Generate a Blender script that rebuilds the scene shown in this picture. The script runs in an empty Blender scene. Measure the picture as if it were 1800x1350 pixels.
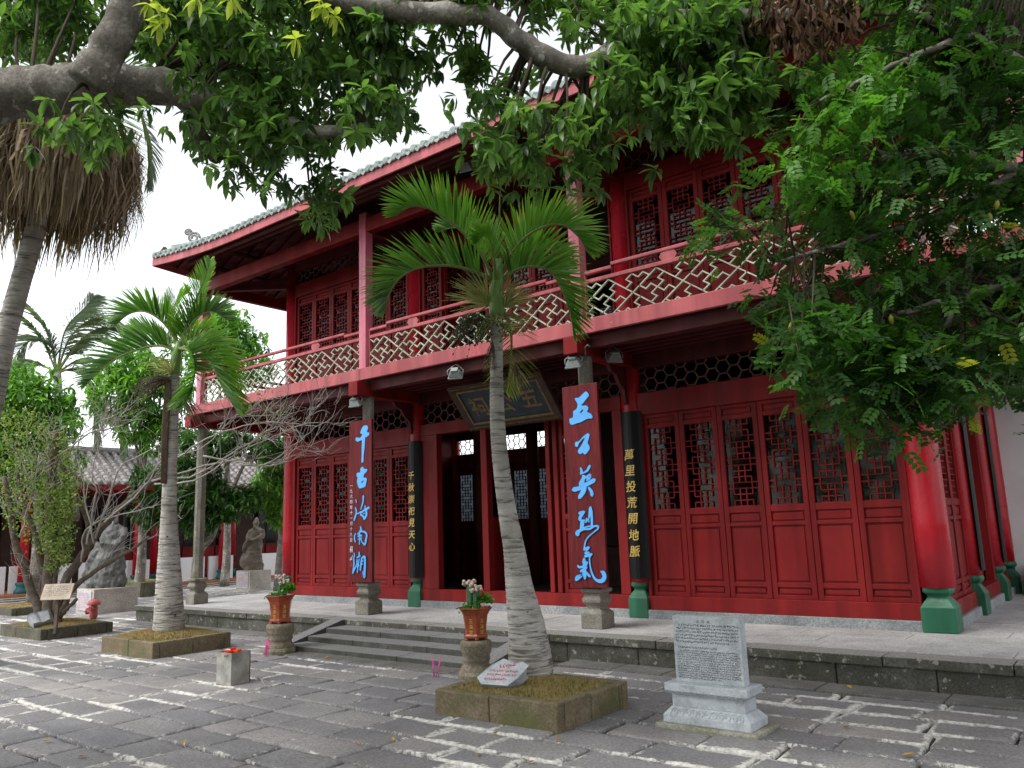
import bpy, bmesh, math, random
import numpy as np
from mathutils import Vector, Matrix, noise as mnoise
random.seed(7); RNG = np.random.default_rng(11)
SC = bpy.context.scene
COL = SC.collection
PI = math.pi

# ------------------------------------------------------------------ camera
CP = np.array((5.4738, -10.1712, 1.6127)); YAW, PITCH, ROLL = -0.6665, 0.1760, -0.0344
_f = np.array((math.sin(YAW)*math.cos(PITCH), math.cos(YAW)*math.cos(PITCH), math.sin(PITCH)))
_r0 = np.array((math.cos(YAW), -math.sin(YAW), 0.0)); _u0 = np.cross(_r0, _f)
_r = _r0*math.cos(ROLL)+_u0*math.sin(ROLL); _u = -_r0*math.sin(ROLL)+_u0*math.cos(ROLL)
cam = bpy.data.objects.new('camera', bpy.data.cameras.new('camera')); COL.objects.link(cam)
cam.matrix_world = Matrix(((_r[0], _u[0], -_f[0], CP[0]), (_r[1], _u[1], -_f[1], CP[1]), (_r[2], _u[2], -_f[2], CP[2]), (0, 0, 0, 1)))
cam.data.sensor_width = 36.0; cam.data.lens = 36.0*1404.15/1800.0
cam.data.clip_start = 0.05; cam.data.clip_end = 2000
SC.camera = cam
def at(x, y, d):
    """world point at survey direction (x, y) and real distance d in metres along the view axis"""
    return CP + d*(_f + _r*(x-900)/1404.15 - _u*(y-675)/1404.15)

# ------------------------------------------------------------------ world: bright overcast
SUN_EL, SUN_AZ = math.radians(58), math.radians(200)
W = bpy.data.worlds.new('World'); SC.world = W; W.use_nodes = True
nt = W.node_tree; nt.nodes.clear()
sky = nt.nodes.new('ShaderNodeTexSky'); sky.sky_type = 'NISHITA'; sky.sun_disc = False
sky.sun_elevation = SUN_EL; sky.sun_rotation = SUN_AZ; sky.dust_density = 1.0; sky.air_density = 1.0; sky.ozone_density = 1.0
hs = nt.nodes.new('ShaderNodeHueSaturation'); hs.inputs['Saturation'].default_value = 0.18
bg = nt.nodes.new('ShaderNodeBackground'); bg.inputs['Strength'].default_value = 0.15
wo = nt.nodes.new('ShaderNodeOutputWorld')
nt.links.new(sky.outputs[0], hs.inputs['Color']); nt.links.new(hs.outputs[0], bg.inputs['Color']); nt.links.new(bg.outputs[0], wo.inputs[0])
sl = bpy.data.lights.new('sun', 'SUN'); sl.energy = 1.2; sl.angle = math.radians(25); sl.color = (1.0, 0.97, 0.92)
so = bpy.data.objects.new('sun', sl); COL.objects.link(so)
so.rotation_euler = Vector((math.sin(SUN_AZ)*math.cos(SUN_EL), math.cos(SUN_AZ)*math.cos(SUN_EL), math.sin(SUN_EL))).to_track_quat('Z', 'Y').to_euler()
SC.view_settings.view_transform = 'Standard'; SC.view_settings.look = 'None'
SC.view_settings.exposure = 1.3; SC.view_settings.gamma = 1.0
SC.cycles.use_denoising = True
SC.cycles.max_bounces = 7; SC.cycles.diffuse_bounces = 4; SC.cycles.glossy_bounces = 3
SC.cycles.transmission_bounces = 3; SC.cycles.transparent_max_bounces = 8
SC.cycles.sample_clamp_indirect = 6.0

# ------------------------------------------------------------------ helpers
ORG = {}
def rx(a): return Matrix.Rotation(a, 3, 'X')
def ry(a): return Matrix.Rotation(a, 3, 'Y')
def rz(a): return Matrix.Rotation(a, 3, 'Z')
class MB:
    """collects shapes that become ONE mesh object"""
    def __init__(s): s.v = []; s.f = []; s.sm = []
    def add(s, vs, fs, smooth=False):
        n = len(s.v); s.v += [tuple(map(float, p)) for p in vs]
        s.f += [tuple(n+i for i in f) for f in fs]; s.sm += [smooth]*len(fs); return s
    def box(s, x0, x1, y0, y1, z0, z1, R=None, c=None):
        vs = [(x, y, z) for z in (z0, z1) for y in (y0, y1) for x in (x0, x1)]
        if R is not None:
            c = Vector(c) if c is not None else Vector(((x0+x1)/2, (y0+y1)/2, (z0+z1)/2))
            vs = [tuple(R @ (Vector(p)-c)+c) for p in vs]
        return s.add(vs, [(0, 2, 3, 1), (4, 5, 7, 6), (0, 1, 5, 4), (2, 6, 7, 3), (0, 4, 6, 2), (1, 3, 7, 5)])
    def bar(s, a, b, w, h, up=(0, 0, 1)):
        a = Vector(a); b = Vector(b); d = (b-a).normalized(); up = Vector(up)
        sd = d.cross(up)
        if sd.length < 1e-4: sd = d.cross(Vector((1, 0, 0)))
        sd.normalize(); u2 = sd.cross(d)
        vs = [p+sd*(i*w/2)+u2*(j*h/2) for p in (a, b) for j in (-1, 1) for i in (-1, 1)]
        return s.add(vs, [(0, 1, 3, 2), (4, 6, 7, 5), (0, 4, 5, 1), (2, 3, 7, 6), (0, 2, 6, 4), (1, 5, 7, 3)])
    def tube(s, pts, rad, n=8, cap=True, smooth=True, squash=1.0):
        pts = [Vector(p) for p in pts]; m = len(pts)
        if not hasattr(rad, '__len__'): rad = [rad]*m
        vs = []; prev = None
        for i, p in enumerate(pts):
            t = (pts[min(i+1, m-1)]-pts[max(i-1, 0)])
            t = t.normalized() if t.length > 1e-9 else Vector((0, 0, 1))
            if prev is None:
                a = Vector((0, 0, 1)) if abs(t.z) < .9 else Vector((1, 0, 0)); e1 = t.cross(a).normalized()
            else:
                e1 = prev - t*prev.dot(t)
                e1 = e1.normalized() if e1.length > 1e-6 else t.orthogonal().normalized()
            prev = e1; e2 = t.cross(e1)
            for k in range(n):
                an = 2*PI*k/n; vs.append(p+e1*(math.cos(an)*rad[i])+e2*(math.sin(an)*rad[i]*squash))
        fs = [(i*n+k, i*n+(k+1) % n, (i+1)*n+(k+1) % n, (i+1)*n+k) for i in range(m-1) for k in range(n)]
        if cap: fs += [tuple(range(n))[::-1], tuple((m-1)*n+k for k in range(n))]
        return s.add(vs, fs, smooth)
    def lathe(s, prof, c=(0, 0, 0), n=16, smooth=True, rot=0.0, sq=None):
        """prof: (radius, z) from bottom to top; sq: list of squareness per ring (0 round, 1 square)"""
        vs = []
        for j, (r, z) in enumerate(prof):
            q = 0 if sq is None else sq[j]
            for k in range(n):
                an = 2*PI*k/n+rot; ca, sa = math.cos(an), math.sin(an)
                m = max(abs(ca), abs(sa)); e = (1-q)+q/m
                vs.append((c[0]+r*ca*e, c[1]+r*sa*e, c[2]+z))
        m = len(prof)
        fs = [(i*n+k, i*n+(k+1) % n, (i+1)*n+(k+1) % n, (i+1)*n+k) for i in range(m-1) for k in range(n)]
        fs += [tuple(range(n))[::-1], tuple((m-1)*n+k for k in range(n))]
        return s.add(vs, fs, smooth)
    def prism(s, poly, y0, y1, holes=()):
        """poly in (x, z); extruded from y0 (front) to y1"""
        bm = bmesh.new(); es = []
        for loop in [poly]+list(holes):
            vv = [bm.verts.new((p[0], y0, p[1])) for p in loop]
            es += [bm.edges.new((vv[i], vv[(i+1) % len(vv)])) for i in range(len(vv))]
        bmesh.ops.triangle_fill(bm, use_beauty=True, use_dissolve=False, edges=es)
        bm.verts.index_update()
        vs = [tuple(v.co) for v in bm.verts]; fr = [tuple(v.index for v in f.verts) for f in bm.faces]
        be = [tuple(v.index for v in e.verts) for e in bm.edges if len(e.link_faces) == 1]
        bm.free(); n = len(vs)
        out = []
        for f in fr:
            a, b, c = (Vector(vs[i]) for i in f[:3])
            out.append(f if (b-a).cross(c-a).y < 0 else f[::-1])
        fs = list(out)+[tuple(i+n for i in f[::-1]) for f in out]+[(a, b, b+n, a+n) for a, b in be]
        return s.add(vs+[(p[0], y1, p[2]) for p in vs], fs)
    def merge(s, o, M=None):
        vs = o.v if M is None else [tuple(M @ Vector(p)) for p in o.v]
        n = len(s.v); s.v += vs; s.f += [tuple(n+i for i in f) for f in o.f]; s.sm += o.sm; return s
    def mesh(s, name, mat, org=(0, 0, 0)):
        me = bpy.data.meshes.new(name); o = np.array(org, float)
        me.from_pydata((np.array(s.v, float).reshape(-1, 3)-o).tolist(), [], s.f)
        me.polygons.foreach_set('use_smooth', s.sm); me.materials.append(mat); me.update(); return me
    def build(s, name, mat, parent=None, org=None, loc=None, local=False, bevel=0, fix=False):
        """world-coordinate shapes -> object; its origin is org (or the parent's origin)"""
        if local: me = s.mesh(name, mat)
        else:
            org = ORG[parent.name] if parent is not None else (org or (0, 0, 0)); me = s.mesh(name, mat, org)
        if fix:
            bm = bmesh.new(); bm.from_mesh(me); bmesh.ops.recalc_face_normals(bm, faces=bm.faces); bm.to_mesh(me); bm.free()
        return link(name, me, parent, org if not local else None, loc, bevel)
def link(name, me, parent=None, org=None, loc=None, bevel=0):
    o = bpy.data.objects.new(name, me); COL.objects.link(o); o.parent = parent
    if loc is not None: o.location = loc
    elif parent is None and org is not None: o.location = org
    if org is not None: ORG[o.name] = org
    if bevel:
        m = o.modifiers.new('bevel', 'BEVEL'); m.width = bevel; m.segments = 2; m.limit_method = 'ANGLE'; m.angle_limit = 0.6
    return o
def empty(name, loc, rotz=0.0):
    o = bpy.data.objects.new(name, None); COL.objects.link(o); o.location = loc; o.rotation_euler = (0, 0, rotz)
    o.empty_display_size = .1; ORG[o.name] = tuple(loc); return o
def tag(o, label=None, cat=None, group=None, kind=None):
    if label: o['label'] = label
    if cat: o['category'] = cat
    if group: o['group'] = group
    if kind: o['kind'] = kind
    return o
def copy_tree(o, parent=None):
    c = o.copy(); COL.objects.link(c); c.parent = parent
    for ch in o.children: copy_tree(ch, c)
    return c
def np_obj(name, V, F, mat, parent=None, tint=None, smooth=False):
    """numpy mesh, world coordinates; F (m,k); tint: one float per vertex"""
    org = np.array(ORG[parent.name]) if parent is not None else np.zeros(3)
    me = bpy.data.meshes.new(name); V = np.asarray(V, np.float32)-org.astype(np.float32); F = np.asarray(F, np.int32); k = F.shape[1]
    me.vertices.add(len(V)); me.vertices.foreach_set('co', V.ravel())
    me.loops.add(F.size); me.loops.foreach_set('vertex_index', F.ravel())
    me.polygons.add(len(F)); me.polygons.foreach_set('loop_start', np.arange(len(F), dtype=np.int32)*k)
    me.polygons.foreach_set('use_smooth', np.full(len(F), smooth))
    if tint is not None:
        a = me.attributes.new('tint', 'FLOAT', 'POINT'); a.data.foreach_set('value', np.asarray(tint, np.float32))
    me.materials.append(mat); me.update(calc_edges=True); me.validate()
    o = bpy.data.objects.new(name, me); COL.objects.link(o); o.parent = parent
    return o
def smoothpath(pts, n):
    """Catmull-Rom through pts"""
    P = np.array(pts, float); P = np.vstack([2*P[0]-P[1], P, 2*P[-1]-P[-2]]); out = []
    m = len(P)-3
    for i in range(n):
        t = i/(n-1)*m; k = min(int(t), m-1); t -= k
        a, b, c, d = P[k:k+4]
        out.append(.5*((2*b)+(-a+c)*t+(2*a-5*b+4*c-d)*t*t+(-a+3*b-3*c+d)*t**3))
    return np.array(out)

# ------------------------------------------------------------------ materials
def nodes(name):
    m = bpy.data.materials.new(name); m.use_nodes = True; t = m.node_tree
    return m, t, t.nodes['Principled BSDF']
def N(t, typ, **kw):
    n = t.nodes.new(typ)
    for k, v in kw.items():
        if hasattr(n, k) and k not in n.inputs: setattr(n, k, v)
        else: n.inputs[k].default_value = v
    return n
def wpos(t): return N(t, 'ShaderNodeNewGeometry').outputs['Position']
def nz(t, scale, detail=4, rough=.55, vec=None, stretch=None, dist=0.0):
    n = N(t, 'ShaderNodeTexNoise'); n.inputs['Scale'].default_value = scale; n.inputs['Detail'].default_value = detail
    n.inputs['Roughness'].default_value = rough; n.inputs['Distortion'].default_value = dist
    v = vec or wpos(t)
    if stretch:
        mp = N(t, 'ShaderNodeMapping'); mp.inputs['Scale'].default_value = stretch; t.links.new(v, mp.inputs[0]); v = mp.outputs[0]
    t.links.new(v, n.inputs['Vector']); return n.outputs['Fac']
def ramp(t, fac, stops):
    r = N(t, 'ShaderNodeValToRGB'); e = r.color_ramp.elements
    while len(e) < len(stops): e.new(.5)
    for q, (p, c) in zip(e, stops): q.position = p; q.color = (*c, 1) if len(c) == 3 else c
    t.links.new(fac, r.inputs[0]); return r.outputs[0]
def mixc(t, fac, a, b, mode='MIX'):
    m = N(t, 'ShaderNodeMix'); m.data_type = 'RGBA'; m.blend_type = mode
    for s, i in ((fac, 0), (a, 6), (b, 7)):
        if hasattr(s, 'is_linked'): t.links.new(s, m.inputs[i])
        else: m.inputs[i].default_value = s if not isinstance(s, tuple) else (*s, 1)
    return m.outputs[2]
def math_(t, op, a, b=0.0):
    m = N(t, 'ShaderNodeMath'); m.operation = op
    for s, i in ((a, 0), (b, 1)):
        if hasattr(s, 'is_linked'): t.links.new(s, m.inputs[i])
        else: m.inputs[i].default_value = s
    return m.outputs[0]
def bump(t, p, h, strength, dist=.01):
    b = N(t, 'ShaderNodeBump'); b.inputs['Strength'].default_value = strength; b.inputs['Distance'].default_value = dist
    t.links.new(h, b.inputs['Height']); t.links.new(b.outputs[0], p.inputs['Normal'])
def sc3(c, k): return tuple(min(1, x*k) for x in c)
def simple(name, c, rough=.6, spec=.3, var=.25, scale=6, bmp=.15, bscale=60, metal=0.0, stretch=None):
    m, t, p = nodes(name)
    f = nz(t, scale, 5, stretch=stretch)
    t.links.new(ramp(t, f, [(.3, sc3(c, 1-var)), (.7, sc3(c, 1+var))]), p.inputs['Base Color'])
    p.inputs['Roughness'].default_value = rough; p.inputs['Specular IOR Level'].default_value = spec; p.inputs['Metallic'].default_value = metal
    if bmp: bump(t, p, nz(t, bscale, 4, stretch=stretch), bmp, .004)
    return m
def paint(name, c, rough=.45, fade=(.5, .2, .2), wear=(.55, .45, .42), wt=.72, fadeamt=.35, grain=True, spec=.3):
    """old oil paint on timber: patchy fading, dirt runs, scuffs that show the primer"""
    m, t, p = nodes(name)
    a = mixc(t, math_(t, 'MULTIPLY', ramp(t, nz(t, 1.3, 5), [(.35, (0, 0, 0)), (.75, (1, 1, 1))]), fadeamt), c, fade)
    run = ramp(t, nz(t, 5, 4, stretch=(1, 1, .08)), [(.40, (.58, .56, .56)), (.62, (1.06, 1.06, 1.06))])
    a = mixc(t, .7, a, run, 'MULTIPLY')
    w = ramp(t, nz(t, 9, 8, .7), [(wt, (0, 0, 0)), (wt+.02, (1, 1, 1))])
    a = mixc(t, w, a, wear); t.links.new(a, p.inputs['Base Color'])
    t.links.new(ramp(t, nz(t, 3, 4), [(.3, (rough*.75,)*3), (.7, (min(1, rough*1.25),)*3)]), p.inputs['Roughness'])
    p.inputs['Specular IOR Level'].default_value = spec
    bump(t, p, nz(t, 30, 5, stretch=(1, 1, .15) if grain else None), .22, .004)
    return m
def stone(name, c, c2, moss=None, lichen=None, rough=.85, scale=3, spot=.66, top_col=None, grain=(.55, 1.42)):
    """worn: paler colour on upward-facing faces"""
    m, t, p = nodes(name)
    a = ramp(t, nz(t, scale, 8, .65), [(.28, sc3(c, .7)), (.5, c), (.72, c2)])
    g = ramp(t, nz(t, 48, 6, .75), [(.33, (grain[0],)*3), (.67, (grain[1],)*3)])
    a = mixc(t, 1.0, a, g, 'MULTIPLY')
    if moss: a = mixc(t, ramp(t, nz(t, 2.2, 7, .65), [(.5, (0, 0, 0)), (.68, (1, 1, 1))]), a, moss)
    if lichen: a = mixc(t, ramp(t, nz(t, 13, 5, .6), [(spot, (0, 0, 0)), (spot+.04, (.8, .8, .8))]), a, lichen)
    if top_col:
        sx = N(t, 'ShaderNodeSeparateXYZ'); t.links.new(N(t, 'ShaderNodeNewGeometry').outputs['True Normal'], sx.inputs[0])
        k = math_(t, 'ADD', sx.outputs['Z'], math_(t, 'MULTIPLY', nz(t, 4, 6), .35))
        a = mixc(t, ramp(t, k, [(.95, (0, 0, 0)), (1.12, (.9, .9, .9))]), a, mixc(t, 1.0, top_col, g, 'MULTIPLY'))
    t.links.new(a, p.inputs['Base Color']); p.inputs['Roughness'].default_value = rough; p.inputs['Specular IOR Level'].default_value = .25
    h = math_(t, 'ADD', nz(t, 25, 6, .7), math_(t, 'MULTIPLY', nz(t, 110, 3), .5))
    bump(t, p, h, .6, .008)
    return m
def leafmat(name, dark, light, young=None, rough=.38, trans=.35, spec=.45):
    """leaf: colour from the per-leaf tint; waxy gloss; light shines through"""
    m, t, p = nodes(name)
    at_ = N(t, 'ShaderNodeAttribute'); at_.attribute_name = 'tint'
    st = [(.0, dark), (.7, light)]
    if young: st += [(.93, light), (.97, young)]
    c = ramp(t, at_.outputs['Fac'], st); t.links.new(c, p.inputs['Base Color'])
    p.inputs['Roughness'].default_value = rough; p.inputs['Specular IOR Level'].default_value = spec
    tr = N(t, 'ShaderNodeBsdfTranslucent')
    c2 = mixc(t, 1.0, c, (1.7, 1.95, .95), 'MULTIPLY'); t.links.new(c2, tr.inputs['Color'])
    mx = N(t, 'ShaderNodeMixShader'); mx.inputs[0].default_value = trans
    t.links.new(p.outputs[0], mx.inputs[1]); t.links.new(tr.outputs[0], mx.inputs[2])
    t.links.new(mx.outputs[0], t.nodes['Material Output'].inputs[0])
    return m
M = {}
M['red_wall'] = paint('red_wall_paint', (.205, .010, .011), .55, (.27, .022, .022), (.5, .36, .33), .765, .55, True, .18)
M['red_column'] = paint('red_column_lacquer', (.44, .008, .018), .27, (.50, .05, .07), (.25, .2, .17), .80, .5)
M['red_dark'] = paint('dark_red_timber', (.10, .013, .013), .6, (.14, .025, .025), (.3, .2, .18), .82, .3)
M['red_faded_sheen'] = paint('faded_sky_sheen_red_paint', (.46, .095, .105), .5, (.52, .16, .17), (.75, .68, .62), .70, .6, False)  # some real fading, plus pinkish sky reflection put into the base colour
M['pink_post'] = paint('faded_sky_sheen_post_paint', (.60, .14, .20), .32, (.66, .24, .30), (.3, .2, .18), .78, .6)  # pink of the sky's gloss put into the base colour, beside some fading
M['green_base'] = paint('green_base_paint', (.020, .125, .066), .42, (.045, .18, .10), (.12, .14, .12), .74, .5, False)
M['lattice'] = paint('pale_green_lattice_paint', (.50, .55, .41), .5, (.46, .50, .37), (.35, .33, .26), .74, .4, False)
M['hex'] = simple('dull_hex_lattice', (.16, .07, .06), .7)
M['board'] = simple('red_brown_board', (.125, .011, .013), .5, .2, .4, 5, .2, 40, stretch=(6, 6, .6))
M['blue'] = simple('sky_blue_enamel', (.10, .42, .90), .35, .4, .08, 8, .05)
M['navy'] = simple('navy_outline', (.005, .008, .06), .4, .4, .1)
M['white_ink'] = simple('pale_blue_ink', (.55, .68, .85), .5)
M['black'] = simple('black_lacquer', (.004, .004, .005), .45, .25, .3, 5, .06)
M['gold'] = simple('gold_leaf', (.62, .42, .09), .4, .5, .25, 20)
M['old_gold'] = simple('tarnished_gold', (.15, .10, .04), .55, .3, .4, 14)
M['plaque'] = simple('dark_blue_plaque', (.018, .028, .04), .5, .4, .3)
M['pillar'] = stone('grey_pillar_stone', (.20, .185, .155), (.30, .28, .24), moss=(.10, .10, .06), lichen=(.38, .36, .30), spot=.68)
M['terrace_top'] = stone('pale_terrace_slabs', (.37, .365, .36), (.48, .47, .455), rough=.7, scale=2)
M['terrace_face'] = stone('dark_mossy_terrace_stone', (.085, .082, .07), (.14, .135, .115), moss=(.05, .055, .03), lichen=(.34, .33, .27), spot=.60, top_col=(.26, .25, .235))
M['step'] = stone('pale_top_basalt_steps', (.085, .085, .078), (.13, .128, .115), moss=(.06, .065, .045), lichen=(.42, .41, .38), spot=.74, top_col=(.215, .212, .21))
M['apron'] = stone('basalt_apron', (.14, .135, .125), (.20, .19, .175), lichen=(.4, .38, .33), spot=.72)
M['plinth'] = stone('grey_plinth', (.25, .26, .27), (.33, .33, .33), rough=.7)
M['kerb'] = stone('brown_kerb_stone', (.17, .135, .085), (.24, .20, .13), moss=(.10, .11, .04), scale=4)
M['kerb_dark'] = stone('dark_kerb_stone', (.10, .09, .065), (.16, .145, .11), moss=(.06, .075, .03), scale=4)
M['granite'] = stone('speckled_white_granite', (.46, .49, .52), (.56, .59, .62), rough=.6, scale=6, grain=(.84, 1.14))
M['granite_dirty'] = stone('mossy_granite_footing', (.26, .25, .19), (.38, .37, .33), moss=(.09, .12, .035))
M['ink'] = simple('engraved_dark_lettering', (.055, .06, .07), .8)
M['ink_red'] = simple('red_lettering', (.55, .05, .06), .7)
M['statue_brown'] = stone('brown_carved_stone', (.16, .13, .105), (.26, .22, .18), scale=5)
M['statue_grey'] = stone('grey_carved_stone', (.12, .12, .115), (.22, .215, .205), scale=4)
M['pedestal'] = stone('beige_pedestal', (.42, .38, .33), (.52, .48, .42), rough=.7)
M['pot'] = simple('brown_glazed_pot', (.30, .055, .018), .25, .55, .3, 9, .08, 30)
M['pot_stone'] = stone('mossy_carved_pedestal_stone', (.20, .17, .125), (.29, .25, .19), moss=(.13, .14, .06), scale=6)
M['tin'] = simple('galvanised_sheet', (.38, .375, .335), .5, .4, .38, 7, .1, 20, metal=.55)
M['rust'] = simple('rusty_edge', (.12, .035, .015), .85)
M['ember'] = simple('red_paper', (.85, .06, .015), .7, .2, .3, 40)
M['soot'] = simple('soot', (.015, .013, .015), .9)
M['pink'] = simple('magenta_incense', (.75, .06, .35), .6)
M['hydrant'] = paint('hydrant_faded_red', (.36, .07, .06), .55, (.45, .16, .14), (.5, .4, .36), .72, .6, False)
M['steel'] = simple('grey_light_housing', (.27, .30, .295), .5, .4, .15)
M['glass'] = None
M['white_wall'] = simple('whitewash', (.66, .65, .64), .85, .2, .07, 2, .2, 40)
M['white_panel'] = simple('white_low_wall', (.74, .73, .74), .8, .2, .06, 2, .1)
M['roof'] = stone('weathered_grey_green_tiles', (.25, .30, .28), (.40, .46, .42), lichen=(.55, .56, .5), spot=.62, rough=.6)
M['roof_grey'] = stone('weathered_grey_tiles', (.26, .24, .235), (.42, .39, .38), lichen=(.5, .48, .46), spot=.6)
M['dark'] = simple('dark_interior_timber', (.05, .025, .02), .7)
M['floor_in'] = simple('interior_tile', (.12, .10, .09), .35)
M['orange_floor'] = simple('orange_floor_tile', (.34, .12, .06), .7)
M['teal_base'] = simple('teal_base', (.02, .12, .12), .5)
M['bark'] = stone('grey_tree_bark', (.21, .185, .16), (.44, .41, .37), moss=(.08, .075, .055), lichen=(.46, .44, .40), spot=.60, scale=5)
M['twig'] = simple('dark_twig', (.075, .055, .04), .85)
M['bare_twig'] = simple('grey_bare_twig', (.33, .30, .27), .85)
M['shrub_bark'] = simple('shrub_bark', (.12, .095, .075), .9, .2, .4, 12, .5, 40)
M['sand_white'] = None
def glass_mat():
    m, t, p = nodes('window_glass')
    tr = N(t, 'ShaderNodeBsdfTransparent'); tr.inputs[0].default_value = (.55, .60, .58, 1)
    gl = N(t, 'ShaderNodeBsdfGlossy'); gl.inputs['Roughness'].default_value = .06; gl.inputs[0].default_value = (.30, .33, .32, 1)
    fr = N(t, 'ShaderNodeFresnel'); fr.inputs[0].default_value = 1.5
    bump_ = N(t, 'ShaderNodeBump'); bump_.inputs['Strength'].default_value = .06; t.links.new(nz(t, 4, 2), bump_.inputs['Height'])
    t.links.new(bump_.outputs[0], gl.inputs['Normal'])
    mx = N(t, 'ShaderNodeMixShader'); t.links.new(fr.outputs[0], mx.inputs[0]); t.links.new(tr.outputs[0], mx.inputs[1]); t.links.new(gl.outputs[0], mx.inputs[2])
    t.links.new(mx.outputs[0], t.nodes['Material Output'].inputs[0]); t.nodes.remove(p); return m
M['glass'] = glass_mat()
def dim_glass():
    m, t, p = nodes('grey_dim_glass'); tr = N(t, 'ShaderNodeBsdfTransparent'); tr.inputs[0].default_value = (.16, .18, .20, 1)  # pane tint lowered to dim the bright sky behind the rear windows
    t.links.new(tr.outputs[0], t.nodes['Material Output'].inputs[0]); t.nodes.remove(p); return m
M['dim_glass'] = dim_glass()
# ------------------------------------------------------------------ ground
def paver_mat():
    m, t, p = nodes('basalt_pavers')
    c = ramp(t, nz(t, 1.1, 6, .6), [(.3, (.165, .163, .168)), (.7, (.27, .262, .262))])
    oi = N(t, 'ShaderNodeAttribute'); oi.attribute_name = 'tint'
    c = mixc(t, 1.0, c, ramp(t, oi.outputs['Fac'], [(0, (.78, .78, .80)), (1, (1.2, 1.16, 1.12))]), 'MULTIPLY')
    c = mixc(t, 1.0, c, ramp(t, nz(t, 42, 7, .78), [(.32, (.52, .52, .52)), (.68, (1.5, 1.5, 1.5))]), 'MULTIPLY')
    c = mixc(t, ramp(t, nz(t, .35, 3), [(.5, (0, 0, 0)), (.7, (.35, .35, .35))]), c, (.17, .145, .12))
    # crusts of old lime mortar, thickest along the edge of each stone and in some areas only
    e = N(t, 'ShaderNodeAttribute'); e.attribute_name = 'edge'
    area = ramp(t, nz(t, .42, 3), [(.45, (0, 0, 0)), (.60, (1, 1, 1))])
    k = math_(t, 'ADD', math_(t, 'MULTIPLY', e.outputs['Fac'], .35), math_(t, 'MULTIPLY', nz(t, 6.5, 11, .82, dist=1.4), 1.05))
    k = math_(t, 'ADD', k, math_(t, 'MULTIPLY', area, .22))
    lime = ramp(t, k, [(.922, (0, 0, 0)), (.962, (1, 1, 1))])
    c = mixc(t, lime, c, ramp(t, nz(t, 22, 5, .7), [(.32, (.30, .285, .26)), (.58, (.66, .64, .60))]))
    t.links.new(c, p.inputs['Base Color']); p.inputs['Specular IOR Level'].default_value = .3
    t.links.new(ramp(t, nz(t, 2, 4), [(.3, (.62, .62, .62)), (.7, (.9, .9, .9))]), p.inputs['Roughness'])
    h = math_(t, 'ADD', math_(t, 'MULTIPLY', nz(t, 9, 7, .65), 1.0), math_(t, 'MULTIPLY', nz(t, 60, 4), .35))
    h = math_(t, 'ADD', h, math_(t, 'MULTIPLY', lime, .25))
    bump(t, p, h, .75, .02); return m
M['paver'] = paver_mat()
m, t, p = nodes('joint_dirt')
t.links.new(ramp(t, nz(t, 5, 7, .7), [(.36, (.02, .018, .015)), (.56, (.055, .048, .038)), (.70, (.22, .20, .17))]), p.inputs['Base Color'])
p.inputs['Roughness'].default_value = .95; bump(t, p, nz(t, 30, 5), .6, .02); M['dirt'] = m
g = MB(); g.add([(-400, -300, -.03), (300, -300, -.03), (300, 400, -.03), (-400, 400, -.03)], [(0, 1, 2, 3)])
ground = tag(g.build('ground', M['dirt']), kind='structure')

def paver(x0, x1, y0, y1, rnd):
    """irregular hand-cut slab: outer skirt, rounded shoulder, inner ring; returns verts, faces, edge flags"""
    pts = []
    def side(a, b, n):
        for i in range(n):
            t_ = i/n; pts.append(((a[0]+(b[0]-a[0])*t_), (a[1]+(b[1]-a[1])*t_)))
    j = lambda k: rnd.uniform(-k, k)
    c = [(x0+j(.018), y0+j(.016)), (x1+j(.018), y0+j(.016)), (x1+j(.018), y1+j(.016)), (x0+j(.018), y1+j(.016))]
    side(c[0], c[1], 4); side(c[1], c[2], 3); side(c[2], c[3], 4); side(c[3], c[0], 3)
    n = len(pts); cx, cy = (x0+x1)/2, (y0+y1)/2
    pts = [(x+j(.008), y+j(.008)) for x, y in pts]
    tx, ty, z = j(.012), j(.012), rnd.uniform(-.006, .006)
    def ring(ins, dz):
        out = []
        for x, y in pts:
            dx, dy = cx-x, cy-y; L = math.hypot(dx, dy)
            sx = x+(math.copysign(min(abs(dx), ins), dx)); sy = y+(math.copysign(min(abs(dy), ins), dy))
            if L > 1e-6: sx, sy = (sx+x+dx/L*ins*1.2)/2, (sy+y+dy/L*ins*1.2)/2
            out.append((sx, sy, z+dz+tx*(sx-cx)+ty*(sy-cy)))
        return out
    vs = [(x, y, -.05) for x, y in pts]+ring(0, -.012)+ring(.016, 0)+ring(.055, .001)+ring(.12, .002)
    fs = []
    for a in range(4): fs += [(a*n+k, a*n+(k+1) % n, (a+1)*n+(k+1) % n, (a+1)*n+k) for k in range(n)]
    fs.append(tuple(4*n+k for k in range(n)))
    return vs, fs, [1.0]*(3*n)+[.55]*n+[0.0]*n
def attr_mesh(name, vs, fs, edge, tint, mat):
    me = bpy.data.meshes.new(name); me.from_pydata(vs, [], fs)
    for nm, d in (('edge', edge), ('tint', tint)):
        a = me.attributes.new(nm, 'FLOAT', 'POINT'); a.data.foreach_set('value', d)
    me.polygons.foreach_set('use_smooth', [True]*len(fs)); me.materials.append(mat); me.update(); return me
rnd = random.Random(3)
stones = []
y = -8.6
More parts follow.
